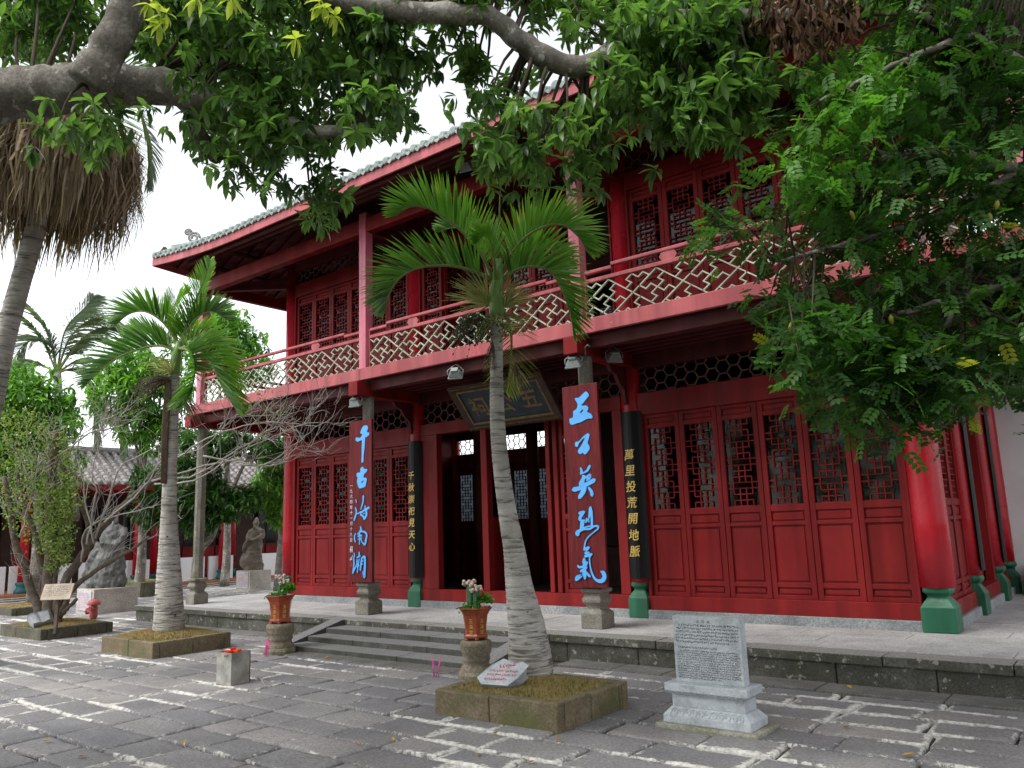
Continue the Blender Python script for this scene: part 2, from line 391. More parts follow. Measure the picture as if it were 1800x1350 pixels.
while y < 9.5:
    h = rnd.uniform(.33, .46)
    x = -24.5+rnd.uniform(0, .4)
    while x < 7.5:
        w = rnd.uniform(.48, .90); cx, cy = x+w/2, y+h/2
        v = np.array((cx, cy, 0))-CP; z = v @ _f
        ok = z > 2.5
        if ok:
            sx = 900+1404*(v @ _r)/z; sy = 675-1404*(v @ _u)/z
            ok = -140 < sx < 1960 and sy < 1440
        if cy > -1.95 and -10.85 < cx < 9: ok = False                  # under the terrace
        if -4.35 < cx < -.2 and cy > -2.75: ok = False
        if ok: stones.append((z, x+.012, x+w-.012, y+.012, y+h-.012))
        x += w
    y += h
stones.sort()
rest = ([], [], [], [])
for i, (z, x0, x1, y0, y1) in enumerate(stones):
    vs, fs, ed = paver(x0, x1, y0, y1, rnd); tn = rnd.random()
    if i < 300:
        c = ((x0+x1)/2, (y0+y1)/2, 0)
        me = attr_mesh('paving_stone', [(a-c[0], b-c[1], d) for a, b, d in vs], fs, ed, [tn]*len(vs), M['paver'])
        link('paving_stone', me, ground, loc=c)
    else:
        n = len(rest[0]); rest[0].extend(vs); rest[1].extend(tuple(n+k for k in f) for f in fs); rest[2].extend(ed); rest[3].extend([tn]*len(vs))
o = link('far_paving_stones', attr_mesh('far_paving_stones', *rest, M['paver']), ground); o['kind'] = 'stuff'

# ------------------------------------------------------------------ terrace
TH = .30; TX0, TX1, TY = -10.87, 9.0, -1.95
ter = tag(empty('terrace', (-2.5, -1.0, 0)), kind='structure')
MB().box(TX0+.05, TX1, TY+.06, 5.4, -.05, TH-.06).build('core', M['terrace_face'], ter)
def rock(x0, x1, y0, y1, z0, z1, name, mat, par, bev=.012, tilt=.004):
    b = MB(); b.box(x0, x1, y0, y1, z0, z1, R=rz(rnd.uniform(-tilt, tilt)) @ ry(rnd.uniform(-tilt, tilt)))
    return b.build(name, mat, par, bevel=bev)
# paving slabs on top
yy = TY+.34; rows = []
while yy < 0.9: rows.append((yy, min(yy+rnd.uniform(.40, .52), .95))); yy = rows[-1][1]
for (a, b) in rows:
    x = TX0+.06-rnd.uniform(0, .3)
    while x < 6.2:
        w = rnd.uniform(.75, 1.15); x0 = max(x, TX0+.06)
        rock(x0+.003, x+w-.003, a+.003, b-.003, TH-.07, TH+rnd.uniform(-.003, .002), 'paving_slab', M['terrace_top'], ter, .004, .0012); x += w
x = TX0+.06
while x < 9: # side walk on the right, beyond the front corner
    x += 1
for a in np.arange(1.0, 5.2, .52):
    for x in np.arange(3.3, 6.4, 1.0):
        rock(x, x+.994, a, a+.514, TH-.07, TH+rnd.uniform(-.003, .002), 'paving_slab', M['terrace_top'], ter, .004, .001)
# coping course and face blocks
def course(y0, y1, z0, z1, name, mat, wmin, wmax, xa, xb, bev=.012):
    x = xa
    while x < xb-.05:
        w = min(rnd.uniform(wmin, wmax), xb-x)
        if xb-x-w < .25: w = xb-x
        rock(x+.004, x+w-.004, y0+rnd.uniform(-.008, .008), y1, z0, z1+rnd.uniform(-.004, .004), name, mat, ter, bev); x += w
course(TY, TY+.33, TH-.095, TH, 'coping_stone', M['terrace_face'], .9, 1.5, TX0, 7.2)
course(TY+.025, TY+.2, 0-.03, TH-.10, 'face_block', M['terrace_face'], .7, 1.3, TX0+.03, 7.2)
course(TY-.36, TY+.01, -.04, .022, 'apron_stone', M['apron'], .6, 1.2, -.2, 7.2)
course(TY-.30, TY+.01, -.04, .018, 'apron_stone', M['apron'], .6, 1.2, TX0, -4.5)
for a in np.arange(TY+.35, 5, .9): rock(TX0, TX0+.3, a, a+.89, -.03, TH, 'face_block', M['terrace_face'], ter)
# steps
SX0, SX1 = -4.35, -.95
for k, (ya, yb, zt) in enumerate(((-2.33, -1.9, .225), (-2.66, -2.2, .15), (-3.02, -2.55, .075))):
    xs = [SX0-(.0 if k < 2 else .12), SX0+1.1+rnd.uniform(-.2, .2), SX0+2.3+rnd.uniform(-.2, .2), SX1+(.0 if k < 2 else .12)]
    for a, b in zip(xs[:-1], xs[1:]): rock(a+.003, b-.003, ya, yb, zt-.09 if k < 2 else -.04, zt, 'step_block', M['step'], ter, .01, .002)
for sx in (SX0-.16, SX1+.16):
    b = MB(); pr = [(-1.93, TH+.004), (-2.0, TH+.004), (-2.98, .07), (-2.98, -.03), (-1.93, -.03)]
    b.add([(sx+s*.13, p[0], p[1]) for s in (-1, 1) for p in pr], [(4, 3, 2, 1, 0), (5, 6, 7, 8, 9)]+[(i, (i+1) % 5, 5+(i+1) % 5, 5+i) for i in range(5)])
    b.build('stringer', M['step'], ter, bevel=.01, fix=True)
course(-3.3, -3.0, -.04, .014, 'apron_stone', M['apron'], .7, 1.2, -4.6, -.7)
# ------------------------------------------------------------------ the hall
CX = (-8.42, -4.72, -.32, 3.45)            # wall columns
OX = (-9.78, -4.66, -.30, 4.95); OY = -1.22   # outer pillars / gallery posts
BZ0, BZ1 = 4.10, 4.30                      # gallery edge beam
UPZ = 7.35; DEP = 5.0
hall = tag(empty('two_storey_hall', (-2.5, 2.5, TH)), 'two-storey red timber hall with tiled eaves and lattice balcony on a stone terrace', 'hall')
def part(b, name, mat, bevel=0, **k): return b.build(name, M[mat], hall, bevel=bevel, **k)
# --- columns with green bases
def base_mesh(w, c):
    b = MB(); h = w/2
    b.lathe([(h, 0), (h*1.0, .27), (h*.93, .285), (h*.80, .33), (h*.66, .375), (h*.70, .395), (h*.92, .425), (h*.95, .455), (h*.90, .485), (h*.7, .50)], c, 16, False, 0, sq=[1, 1, 1, .9, .5, .4, .3, .3, .3, .3])
    return b
def column(x, y, r, z1, w=.36, z0=TH):
    o = MB().lathe([(r, z0+.48), (r*.995, 1.5), (r*.97, 3), (r*.95, z1)], (x, y, 0), 28).build('column', M['red_column'], hall)
    b = base_mesh(w, (x, y, z0)); b.build('column_base', M['green_base'], o, bevel=.008)
    return o
column(CX[0], 0, .155, UPZ, .33); column(CX[1], 0, .15, UPZ, .30); column(CX[2], 0, .15, UPZ, .30); column(CX[3], 0, .185, UPZ, .35)
for yy, r in ((1.83, .14), (3.79, .14), (4.96, .14)): column(CX[3]+.03, yy, r, 4.1, .33)
# --- stone pillars
for x in OX:
    b = MB(); h = .155
    b.lathe([(h, 0), (h, .19), (h*.92, .205), (h*.70, .24), (h*.72, .27), (h*.98, .325), (h*1.0, .36), (h*.80, .405), (h*.78, .43), (h*1.0, .45), (h*1.0, .485), (h*.8, .50)], (x, OY, TH), 16, False, 0, sq=[1, 1, 1, .8, .7, .7, .7, .8, .8, .9, .9, .9])
    p_ = MB().lathe([(.105, .49), (.102, 2), (.10, 3.86)], (x, OY, TH-.02), 8, False, PI/8).build('stone_pillar', M['pillar'], hall, bevel=.006)
    b.build('pillar_base', M['pillar'], p_, bevel=.008)
# --- ground-floor wall: sills, rails, friezes
def rail(x0, x1, z0, z1, name='rail', mat='red_wall', y0=-.075, y1=.06, bev=.006): return part(MB().box(x0, x1, y0, y1, z0, z1), name, mat, bev)
BAY = [(CX[0]+.14, CX[1]-.14), (CX[1]+.14, CX[2]-.14), (CX[2]+.14, CX[3]-.17)]
for i, (a, b) in enumerate(BAY):
    part(MB().box(a, b, -.14, .14, TH-.01, TH+.115), 'plinth_stone', 'plinth', .006)
    rail(a, b, TH+.115, .60, 'sill_beam', y0=-.10)
    rail(a, b, 3.24 if i == 1 else 3.12, 3.44, 'lintel')
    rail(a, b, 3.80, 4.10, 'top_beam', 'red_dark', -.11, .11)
def hexgrid(x0, x1, z0, z1, s, wb, y, name='hex_lattice'):
    """honeycomb of flat bars clipped to the opening"""
    b = MB(); segs = []
    dx, dz = 1.5*s, math.sqrt(3)*s
    for i in range(int((x1-x0)/dx)+3):
        for j in range(-1, int((z1-z0)/dz)+3):
            c = (x0-s+i*dx, z0-s*.6+j*dz+(dz/2 if i % 2 else 0))
            for k in (0, 1, 2):
                a0, a1 = PI/3*k, PI/3*(k+1)
                segs.append(((c[0]+s*math.cos(a0), c[1]+s*math.sin(a0)), (c[0]+s*math.cos(a1), c[1]+s*math.sin(a1))))
    for q in clipsegs(segs, x0, x1, z0, z1): b.bar((q[0][0], y, q[0][1]), (q[1][0], y, q[1][1]), .022, wb, up=(0, 1, 0)) if False else b.bar((q[0][0], y, q[0][1]), (q[1][0], y, q[1][1]), wb, .022, up=(0, 1, 0))
    return b
def clipsegs(segs, x0, x1, z0, z1):
    out = []
    for (ax, az), (bx, bz) in segs:
        t0, t1 = 0., 1.; dx, dz = bx-ax, bz-az; ok = True
        for p_, q_ in ((-dx, ax-x0), (dx, x1-ax), (-dz, az-z0), (dz, z1-az)):
            if abs(p_) < 1e-9:
                if q_ < 0: ok = False
            else:
                r_ = q_/p_
                if p_ < 0: t0 = max(t0, r_)
                else: t1 = min(t1, r_)
        if ok and t1-t0 > 1e-4: out.append(((ax+dx*t0, az+dz*t0), (ax+dx*t1, az+dz*t1)))
    return out
for a, b in BAY:
    hexgrid(a, b, 3.44, 3.80, .105, .018, 0).build('hex_lattice', M['hex'], hall)
    hexgrid(a, b, 6.84, 7.14, .095, .016, 0).build('hex_lattice', M['hex'], hall)
# --- door leaves
def lattice(w, x0, x1, z0, z1, y, n=15, bw=.014):
    b = MB(); rw = (z1-z0)/n; cw = (x1-x0)/5
    X = lambda i: x0+cw*i
    Z = lambda j: z0+rw*j
    seg = []
    kinds = [(3, 1, 3, 0)[j % 4] for j in range(n)]
    for j, k in enumerate(kinds):
        if k == 3:
            for c in (1, 2, 3, 4): seg.append((X(c), Z(j), X(c), Z(j+1)))
            seg.append((X(1), Z(j), X(4), Z(j))); seg.append((X(1), Z(j+1), X(4), Z(j+1)))
        elif k == 1:
            for c in (2, 3): seg.append((X(c), Z(j), X(c), Z(j+1)))
        else:
            for c in (1, 4): seg.append((X(c), Z(j), X(c), Z(j+1)))
            seg.append((X(0), Z(j), X(5), Z(j))); seg.append((X(0), Z(j+1), X(5), Z(j+1)))
    for sx, sz, ex, ez in seg:
        b.box(min(sx, ex)-bw/2, max(sx, ex)+bw/2, y-.012, y+.012, min(sz, ez)-bw/2, max(sz, ez)+bw/2)
    return b
LEAFS = {}
def leaf(w, z0, zl0, zl1, z1, loc, rot=0.0, glazed=True):
    """one door leaf: frame (> panels, lattice, pane); origin at its lower left front edge"""
    key = (round(w, 3), z0, zl0, zl1, z1, glazed)
    if key not in LEAFS:
        s = .07; fr = MB(); g_ = .004
        fr.box(g_, s, -.03, .03, z0, z1); fr.box(w-s, w-g_, -.03, .03, z0, z1)
        gap = [(z0, z0+.05), (z0+.145, z0+.20), (zl0-.26, zl0-.215), (zl0-.085, zl0-.0), (zl1, zl1+.055), (z1-.05, z1)]
        for a, b in gap: fr.box(s-.002, w-s+.002, -.026, .026, a, b)
        pn = []
        for (a, b) in ((z0+.05, z0+.145), (z0+.20, zl0-.26), (zl0-.215, zl0-.085), (zl1+.055, z1-.05)):
            m_ = MB(); m_.box(s-.004, w-s+.004, .0, .018, a-.004, b+.004)
            k = .028 if b-a > .3 else .02
            m_.box(s+k, w-s-k, -.014, .0005, a+k, b-k)
            pn.append(m_.mesh('panel', M['red_wall']))
        LEAFS[key] = (fr.mesh('door_leaf', M['red_wall']), pn, lattice(w, s, w-s, zl0, zl1, .0).mesh('lattice', M['red_wall']),
                      MB().box(s-.003, w-s+.003, .014, .017, zl0-.003, zl1+.003).mesh('pane', M['glass' if glazed else 'dim_glass']))
    fm, pn, lm, gm = LEAFS[key]
    o = link('door_leaf', fm, hall, loc=(loc[0]+2.5, loc[1]-2.5, loc[2]-TH), bevel=.004); o.rotation_euler.z = rot
    for m_ in pn: link('panel', m_, o, bevel=.003)
    link('lattice', lm, o)
    if gm: link('pane', gm, o)
    return o
LZ = (.60, 1.77, 2.92, 3.12)
for bi in (0, 2):
    a, b = BAY[bi]; a += .05 if bi == 2 else .08; n = 6; w = (b-a-.03)/n
    rail(BAY[bi][0], a, .60, 3.12, 'door_jamb'); rail(b-.03, b, .60, 3.12, 'door_jamb')
    for k in range(n): leaf(w, *LZ, (a+w*k, 0, 0))
# central doorway: three openings between jambs
for x0, x1 in ((CX[1]+.14, -4.19), (-3.19, -3.06), (-1.86, -1.78), (-1.72, -1.64), (-.62, CX[2]-.14)): rail(x0, x1, .60, 3.24, 'door_jamb', bev=.008)
leaf(.42, .60, 1.77, 2.92, 3.24, (-1.63, 0, 0))
leaf(.55, .60, 1.77, 2.92, 3.24, (-3.20, .57, 0), -PI*.48)
leaf(.5, .60, 1.77, 2.92, 3.24, (-.66, .52, 0), -PI*.48)
# --- interior and rear wall
part(MB().box(CX[0]+.05, CX[3]-.05, .15, DEP-.15, TH-.02, TH+.11), 'interior_floor', 'floor_in')
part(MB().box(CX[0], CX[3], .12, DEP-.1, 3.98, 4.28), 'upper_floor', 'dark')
for yy in (1.7, 3.4):
    for x in (CX[1], CX[2]): part(MB().lathe([(.13, TH+.1), (.13, 4.0)], (x, yy, 0), 16), 'inner_column', 'red_dark')
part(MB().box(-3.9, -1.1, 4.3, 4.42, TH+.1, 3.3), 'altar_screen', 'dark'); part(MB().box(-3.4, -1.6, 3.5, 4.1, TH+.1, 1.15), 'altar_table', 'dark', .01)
for a, b in ((CX[0]+.1, CX[1]-.1), (CX[1]+.1, CX[2]-.1), (CX[2]+.1, CX[3]-.1)):
    part(MB().box(a, b, DEP-.06, DEP+.06, TH, .9), 'rear_dado', 'red_wall'); part(MB().box(a, b, DEP-.06, DEP+.06, 3.12, 3.44), 'rear_lintel', 'red_wall')
    part(MB().box(a, b, DEP-.06, DEP+.06, 3.8, 4.3), 'rear_beam', 'red_dark'); part(MB().box(a, b, DEP-.06, DEP+.06, 6.6, 7.2), 'rear_beam', 'red_dark')
    part(MB().box(a, b, DEP-.06, DEP+.06, 4.3, 5.15), 'rear_dado', 'red_wall')
    hexgrid(a, b, 3.44, 3.80, .105, .018, DEP).build('hex_lattice', M['hex'], hall)
    n = 6; w = (b-a)/n
    for k in range(n):
        leaf(w, .9, 1.77, 2.92, 3.12, (a+w*k, DEP, 0), 0, False); leaf(w, 5.15, 5.6, 6.45, 6.6, (a+w*k, DEP, 0), 0, False)
for x in CX: part(MB().lathe([(.15, TH), (.15, UPZ)], (x, DEP, 0), 16), 'column', 'red_column')
for a, b in ((CX[1]+.6, CX[3]),): part(MB().box(a, b-.1, 4.55, 4.65, TH+.1, 4.0), 'added_partition', 'dark')  # unseen inner walls added to block the bright rear windows
part(MB().box(-.45, -.33, .5, 4.5, TH+.1, 4.0), 'added_partition', 'dark')
# side walls
part(MB().box(CX[0]-.05, CX[0]+.05, .1, DEP-.1, TH, UPZ), 'side_wall', 'red_wall')
part(MB().box(CX[3]-.08, CX[3]+.06, .15, 4.9, 3.12, 4.3), 'side_beam', 'red_dark'); part(MB().box(CX[3]-.05, CX[3]+.05, .1, DEP-.1, 4.3, UPZ), 'side_wall', 'red_wall')
for a, b in ((.15, 1.70), (1.96, 3.66), (3.92, 4.83)):
    part(MB().box(CX[3]-.12, CX[3]+.14, a, b, TH-.01, TH+.115), 'plinth_stone', 'plinth', .006); part(MB().box(CX[3]-.06, CX[3]+.10, a, b, TH+.115, .60), 'sill_beam', 'red_wall', .006)
for k in range(3): leaf(.515, *LZ, (CX[3]+.02, .16+.515*k, 0), PI/2)
for k in range(2): leaf(.46, *LZ, (CX[3]+.02, 3.92+.46*k, 0), PI/2)
part(MB().box(CX[3]-.05, CX[3]+.06, 1.96, 2.12, .6, 3.12), 'door_jamb', 'red_wall'); part(MB().box(CX[3]-.05, CX[3]+.06, 3.5, 3.66, .6, 3.12), 'door_jamb', 'red_wall')
leaf(.7, .60, 1.77, 2.92, 3.12, (CX[3]-.05, 2.14, 0), PI*.56); leaf(.7, .60, 1.77, 2.92, 3.12, (CX[3]-.1, 2.8, 0), PI*.5)
# --- gallery: cross beams, joists, deck, edge beam
for i, x in enumerate(OX):
    xi = CX[i] if 0 < i < 3 else x
    part(MB().box(x-.11, x+.11, OY-.34, .1 if 0 < i < 3 else DEP, 3.83, 4.06), 'cross_beam', 'red_faded_sheen' if False else 'red_wall', .008)
    if 0 < i < 3:
        b = MB(); b.prism([(x-.03, 3.83), (x+.03, 3.83), (x+.03, 3.60), (x-.03, 3.60)], -.02, .0)
        br = MB(); pts = [(-.15, 3.83), (-.62, 3.83), (-.55, 3.74), (-.42, 3.70), (-.34, 3.58), (-.22, 3.50), (-.19, 3.33), (-.15, 3.28)]
        br.add([(CX[i]+s*.03, p_[0], p_[1]) for s in (-1, 1) for p_ in pts], [tuple(range(8)), tuple(range(15, 7, -1))]+[(k, 8+k, 8+(k+1) % 8, (k+1) % 8) for k in range(8)])
        br.build('bracket', M['red_dark'], hall, bevel=.006, fix=True)
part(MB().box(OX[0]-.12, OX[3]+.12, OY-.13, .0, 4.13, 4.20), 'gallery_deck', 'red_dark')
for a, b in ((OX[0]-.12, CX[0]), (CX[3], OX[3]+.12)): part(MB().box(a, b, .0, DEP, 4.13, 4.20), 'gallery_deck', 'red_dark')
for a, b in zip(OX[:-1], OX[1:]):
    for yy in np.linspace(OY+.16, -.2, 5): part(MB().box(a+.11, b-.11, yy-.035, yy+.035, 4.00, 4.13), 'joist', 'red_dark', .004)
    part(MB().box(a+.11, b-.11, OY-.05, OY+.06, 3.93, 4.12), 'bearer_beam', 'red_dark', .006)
for a, b in zip((OX[0]-.16,)+OX[1:3], OX[1:3]+(OX[3]+.16,)): part(MB().box(a+.002, b-.002, OY-.20, OY-.13, BZ0, BZ1), 'edge_beam', 'red_faded_sheen', .008)
for x in (OX[0]-.16, OX[3]+.09): part(MB().box(x, x+.07, OY-.13, DEP+.2, BZ0, BZ1), 'edge_beam', 'red_faded_sheen', .008)
# --- gallery posts, rails and fret balustrade
posts = [(x, OY-.05) for x in OX]
for x, y in posts: part(MB().box(x-.085, x+.085, y-.085, y+.085, 4.20, 7.08), 'gallery_post', 'pink_post', .012)
for x in (OX[0], OX[3]):
    for y in (1.9, DEP): part(MB().box(x-.085, x+.085, y-.085, y+.085, 4.20, 7.08), 'gallery_post', 'pink_post', .012)
def fret(W, H):
    """diagonal lattice with interlocked hooks, clipped to the opening"""
    n = max(1, round(W/.73)); P = W/n; segs = []
    def poly(pts): segs.extend(zip(pts[:-1], pts[1:]))
    ea = (P/4, H/4); eb = (P/4, -H/4)
    for i in range(-1, 2*n+2):
        for j in (-1, 0, 1, 2, 3):
            if (i+j) % 2: continue
            c = (i*P/2, j*H/2)
            if j not in (0, 1, 2): continue
            q = lambda a, b: (c[0]+ea[0]*a+eb[0]*b, c[1]+ea[1]*a+eb[1]*b)
            poly([q(1, -.42), q(.5, -.42), q(.5, 0), q(-.5, 0), q(-.5, .42), q(-1, .42)])
            poly([q(-.42, -1), q(-.42, -.5), q(0, -.5), q(0, .5), q(.42, .5), q(.42, 1)])
            poly([q(1, -1), q(1, 1)]); poly([q(-1, 1), q(1, 1)])
    b = MB()
    for k, (p_, q_) in enumerate(clipsegs(segs, 0, W, 0, H)):
        yo = .001*(k % 3); d = Vector((q_[0]-p_[0], 0, q_[1]-p_[1])).normalized()*.008
        b.bar(Vector((p_[0], yo, p_[1]))-d, Vector((q_[0], yo, q_[1]))+d, .0155, .032, up=(0, 1, 0))
    return b
def balustrade(x0, x1, y, seed):
    z0, z1 = BZ1-.01, 4.82; W = x1-x0
    f_ = fret(W, z1-z0-.02)
    f_.v = [(v[0]+x0, v[1]+y, v[2]+z0+.01) for v in f_.v]; f_.build('fret_lattice', M['lattice'], hall)
    part(MB().box(x0, x1, y-.032, y+.032, z1, z1+.055), 'lower_rail', 'red_faded_sheen', .008)
    # top rail with a raised middle section
    zt = z1+.125; r = MB(); m_ = .42
    for a, b, z in ((x0, x0+m_, zt), (x0+m_-.01, x1-m_+.01, zt+.045), (x1-m_, x1, zt)): r.box(a, b, y-.035, y+.035, z, z+.05)
    r.build('top_rail', M['red_faded_sheen'], hall, bevel=.012)
    for t_ in (.25, .75):
        cx = x0+W*t_; k = MB()
        k.prism([(cx-.12, z1+.11), (cx-.085, z1+.055), (cx+.085, z1+.055), (cx+.12, z1+.11), (cx+.085, z1+.168), (cx-.085, z1+.168)], y-.022, y+.022)
        k.build('rail_block', M['red_faded_sheen'], hall, bevel=.004)
for i in range(3):
    a, b = OX[i]+.085, OX[i+1]-.085
    part(MB().box(a, a+.035, OY-.07, OY-.02, BZ1, 4.99), 'rail_stile', 'red_faded_sheen', .004); part(MB().box(b-.035, b, OY-.07, OY-.02, BZ1, 4.99), 'rail_stile', 'red_faded_sheen', .004)
    balustrade(a+.035, b-.035, OY-.05, i)
for x in (OX[0], OX[3]):
    for ya, yb in ((OY+.035, 1.81), (1.99, DEP-.085)):
        f_ = fret(yb-ya, .49); f_.v = [(x+v[1], ya+v[0], v[2]+BZ1) for v in f_.v]; f_.build('fret_lattice', M['lattice'], hall)
        part(MB().box(x-.03, x+.03, ya, yb, 4.82, 4.875), 'lower_rail', 'red_faded_sheen', .008); part(MB().box(x-.033, x+.033, ya, yb, 4.95, 5.0), 'top_rail', 'red_faded_sheen', .008)
# --- upper wall
UZ = (4.40, 5.37, 6.37, 6.56)
for i, (a, b) in enumerate(BAY):
    rail(a, b, 4.20, 4.40, 'sill_beam'); rail(a, b, 6.56, 6.84, 'lintel'); rail(a, b, 7.14, 7.4, 'top_beam', 'red_dark')
    n = 6 if i != 1 else 8; w = (b-a-.06)/n
    rail(a, a+.03, 4.40, 6.56, 'door_jamb'); rail(b-.03, b, 4.40, 6.56, 'door_jamb')
    for k in range(n):
        if i == 1 and k in (1, 2, 7): continue
        leaf(w, *UZ, (a+.03+w*k, 0, 0))
    if i == 1:
        leaf(w, *UZ, (a+.03+w, .03, 0), PI*.45); leaf(w, *UZ, (a+.03+w*3, w, 0), -PI*.5)
# --- eaves: plates, rafters, fascia, tiles
for a, b in zip(OX[:-1], OX[1:]): part(MB().box(a+.085, b-.085, OY-.12, OY+.04, 6.72, 6.98), 'eave_plate', 'red_wall', .012)
for x in (OX[0], OX[3]):
    for ya, yb in ((OY+.035, 1.81), (1.99, DEP-.085)): part(MB().box(x-.07, x+.07, ya, yb, 6.74, 6.96), 'eave_plate', 'red_wall', .012)
for i in range(1, 3): part(MB().box(OX[i]-.08, OX[i]+.08, OY+.04, -.14, 6.74, 6.94), 'tie_beam', 'red_dark', .008)
for a, b in ((( OX[0], OY), (CX[0], 0)), ((OX[3], OY), (CX[3], 0))): part(MB().bar((*a, 6.86), (*b, 6.90), .13, .2), 'hip_tie_beam', 'red_dark', .008)
EX0, EX1, EY0, EY1 = -10.15, 5.35, -2.23, 7.2; EZ = 7.18; SL = .46
def lift(t): return .20*max(0.0, 1-t/3.2)**2
def eave_z(x, y):
    return EZ+max(lift(x-EX0)*max(0, 1-(y-EY0)/3.2), lift(EX1-x)*max(0, 1-(y-EY0)/3.2))
def roof_z(x, y):
    d = min(x-EX0, EX1-x, y-EY0, EY1-y); return eave_z(x, y)+SL*d*(1+.03*d)
# sheathing under the tiles, front and left slopes
nx, ny = 62, 20; b = MB(); V = []; F_ = []
xs = np.linspace(EX0, EX1, nx); ys = np.linspace(EY0, EY1, ny*2)
for y in ys:
    for x in xs: V.append((x, y, roof_z(x, y)-.02))
nn = len(V)
V += [(x, y, z-.035) for x, y, z in V]
for j in range(len(ys)-1):
    for i in range(nx-1):
        a = j*nx+i; F_.append((a, a+1, a+nx+1, a+nx)); F_.append((nn+a, nn+a+nx, nn+a+nx+1, nn+a+1))
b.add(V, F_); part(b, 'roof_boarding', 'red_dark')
# fascia
def fascia(p0, p1, n):
    b = MB(); vs = []; d = (Vector(p1)-Vector(p0)).normalized(); nrm = Vector((d.y, -d.x, 0))
    for i in range(n+1):
        q = Vector(p0).lerp(Vector(p1), i/n); z = eave_z(q.x, q.y)
        for o_, dz in ((0, -.19), (.035, -.19), (.035, -.015), (0, -.015)): vs.append((q.x+nrm.x*o_, q.y+nrm.y*o_, z+dz))
    fs = [(i*4+k, i*4+(k+1) % 4, i*4+4+(k+1) % 4, i*4+4+k) for i in range(n) for k in range(4)]+[(0, 1, 2, 3), (n*4+3, n*4+2, n*4+1, n*4)]
    b.add(vs, fs); return b.build('fascia_board', M['red_faded_sheen'], hall, fix=True)
fascia((EX0, EY0, 0), (EX1, EY0, 0), 60); fascia((EX0, EY1, 0), (EX0, EY0, 0), 30); fascia((EX1, EY0, 0), (EX1, EY1, 0), 30)
# rafters under the eaves
for x in np.arange(EX0+.25, EX1-.1, .27):
    x = float(x); pts = []
    yb = min(.3, EY0+max(.3, min(x-EX0, EX1-x)))
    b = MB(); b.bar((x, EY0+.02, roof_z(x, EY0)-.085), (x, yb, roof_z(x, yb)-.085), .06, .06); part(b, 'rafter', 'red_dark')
for y in np.arange(EY0+.25, EY1-.2, .27):
    y = float(y); xb = min(CX[0]+.2, EX0+max(.3, y-EY0))
    b = MB(); b.bar((EX0+.02, y, roof_z(EX0, y)-.085), (xb, y, roof_z(xb, y)-.085), .06, .06); part(b, 'rafter', 'red_dark')
for y in (-1.75, -1.2, -.6): part(MB().tube([(OX[0]+.2, y, roof_z(0, y)-.16), (OX[3]-.2, y, roof_z(0, y)-.16)], .055, 10), 'purlin', 'red_dark')
for x in (-9.6, -9.1): part(MB().tube([(x, -1.2, roof_z(x, 2)-.16), (x, 6, roof_z(x, 2)-.16)], .055, 10), 'purlin', 'red_dark')
# tile rows: barrel cover tiles with a round end and pointed drip tiles between them
ROWS = {}
def row_mesh(n):
  if n in ROWS: return ROWS[n]
  rowm = MB()
  for i in range(n):
    s0, s1 = i*.3, i*.3+.32; ang = math.atan(SL); o_ = .012*(i % 2)
    pts = []
    for k in range(7):
        a = PI*k/6; pts.append((math.cos(a)*.062, math.sin(a)*.066))
    vs = [(px, s*math.cos(ang), s*math.sin(ang)+pz+(.012 if s == s0 else 0)) for s in (s0, s1) for px, pz in pts]
    rowm.add(vs, [(k, k+1, 8+k, 7+k) for k in range(6)], True)
  ROWS[n] = rowm.mesh('cover_tile_row', M['roof']); return ROWS[n]
endm = MB(); endm.lathe([(.064, -.012), (.064, .012), (.045, .02), (.02, .016)], (0, 0, 0), 14); endm.v = [(v[0], -v[2]-.005, v[1]+.012) for v in endm.v]
drip = MB(); pr = [(-.095, .035), (-.07, .0), (-.035, -.035), (0, -.06), (.035, -.035), (.07, .0), (.095, .035), (.05, .012), (0, .004), (-.05, .012)]
drip.prism(pr, -.014, .006)
for k in range(3): drip.tube([(-.08, .02+k*.05, .03), (-.04, .02+k*.05, .008), (0, .02+k*.05, .0), (.04, .02+k*.05, .008), (.08, .02+k*.05, .03)], .006, 4)
endM, dripM = endm.mesh('tile_end', M['roof']), drip.mesh('drip_tile', M['roof'])
def place(name, me, p, rot=0.0, par=None):
    o = link(name, me, hall, loc=(p[0]+2.5, p[1]-2.5, p[2]-TH)); o.rotation_euler = (0, 0, rot); return o
k = 0
for x in np.arange(EX0+.1, EX1, .2):
    x = float(x); z = eave_z(x, EY0)
    o = place('cover_tile_row', row_mesh(max(1, min(9, int(min(x-EX0, EX1-x)/.29)))), (x, EY0-.05, z+.012)); link('tile_end', endM, o)
    place('drip_tile', dripM, (x+.1, EY0-.055, eave_z(x+.1, EY0)+.0))
for y in np.arange(EY0+.1, 6.6, .2):
    y = float(y); z = eave_z(EX0, y)
    o = place('cover_tile_row', row_mesh(max(1, min(9, int((y-EY0)/.29)))), (EX0-.05, y, z+.012), -PI/2); link('tile_end', endM, o)
    place('drip_tile', dripM, (EX0-.055, y+.1, eave_z(EX0, y+.1)), -PI/2)
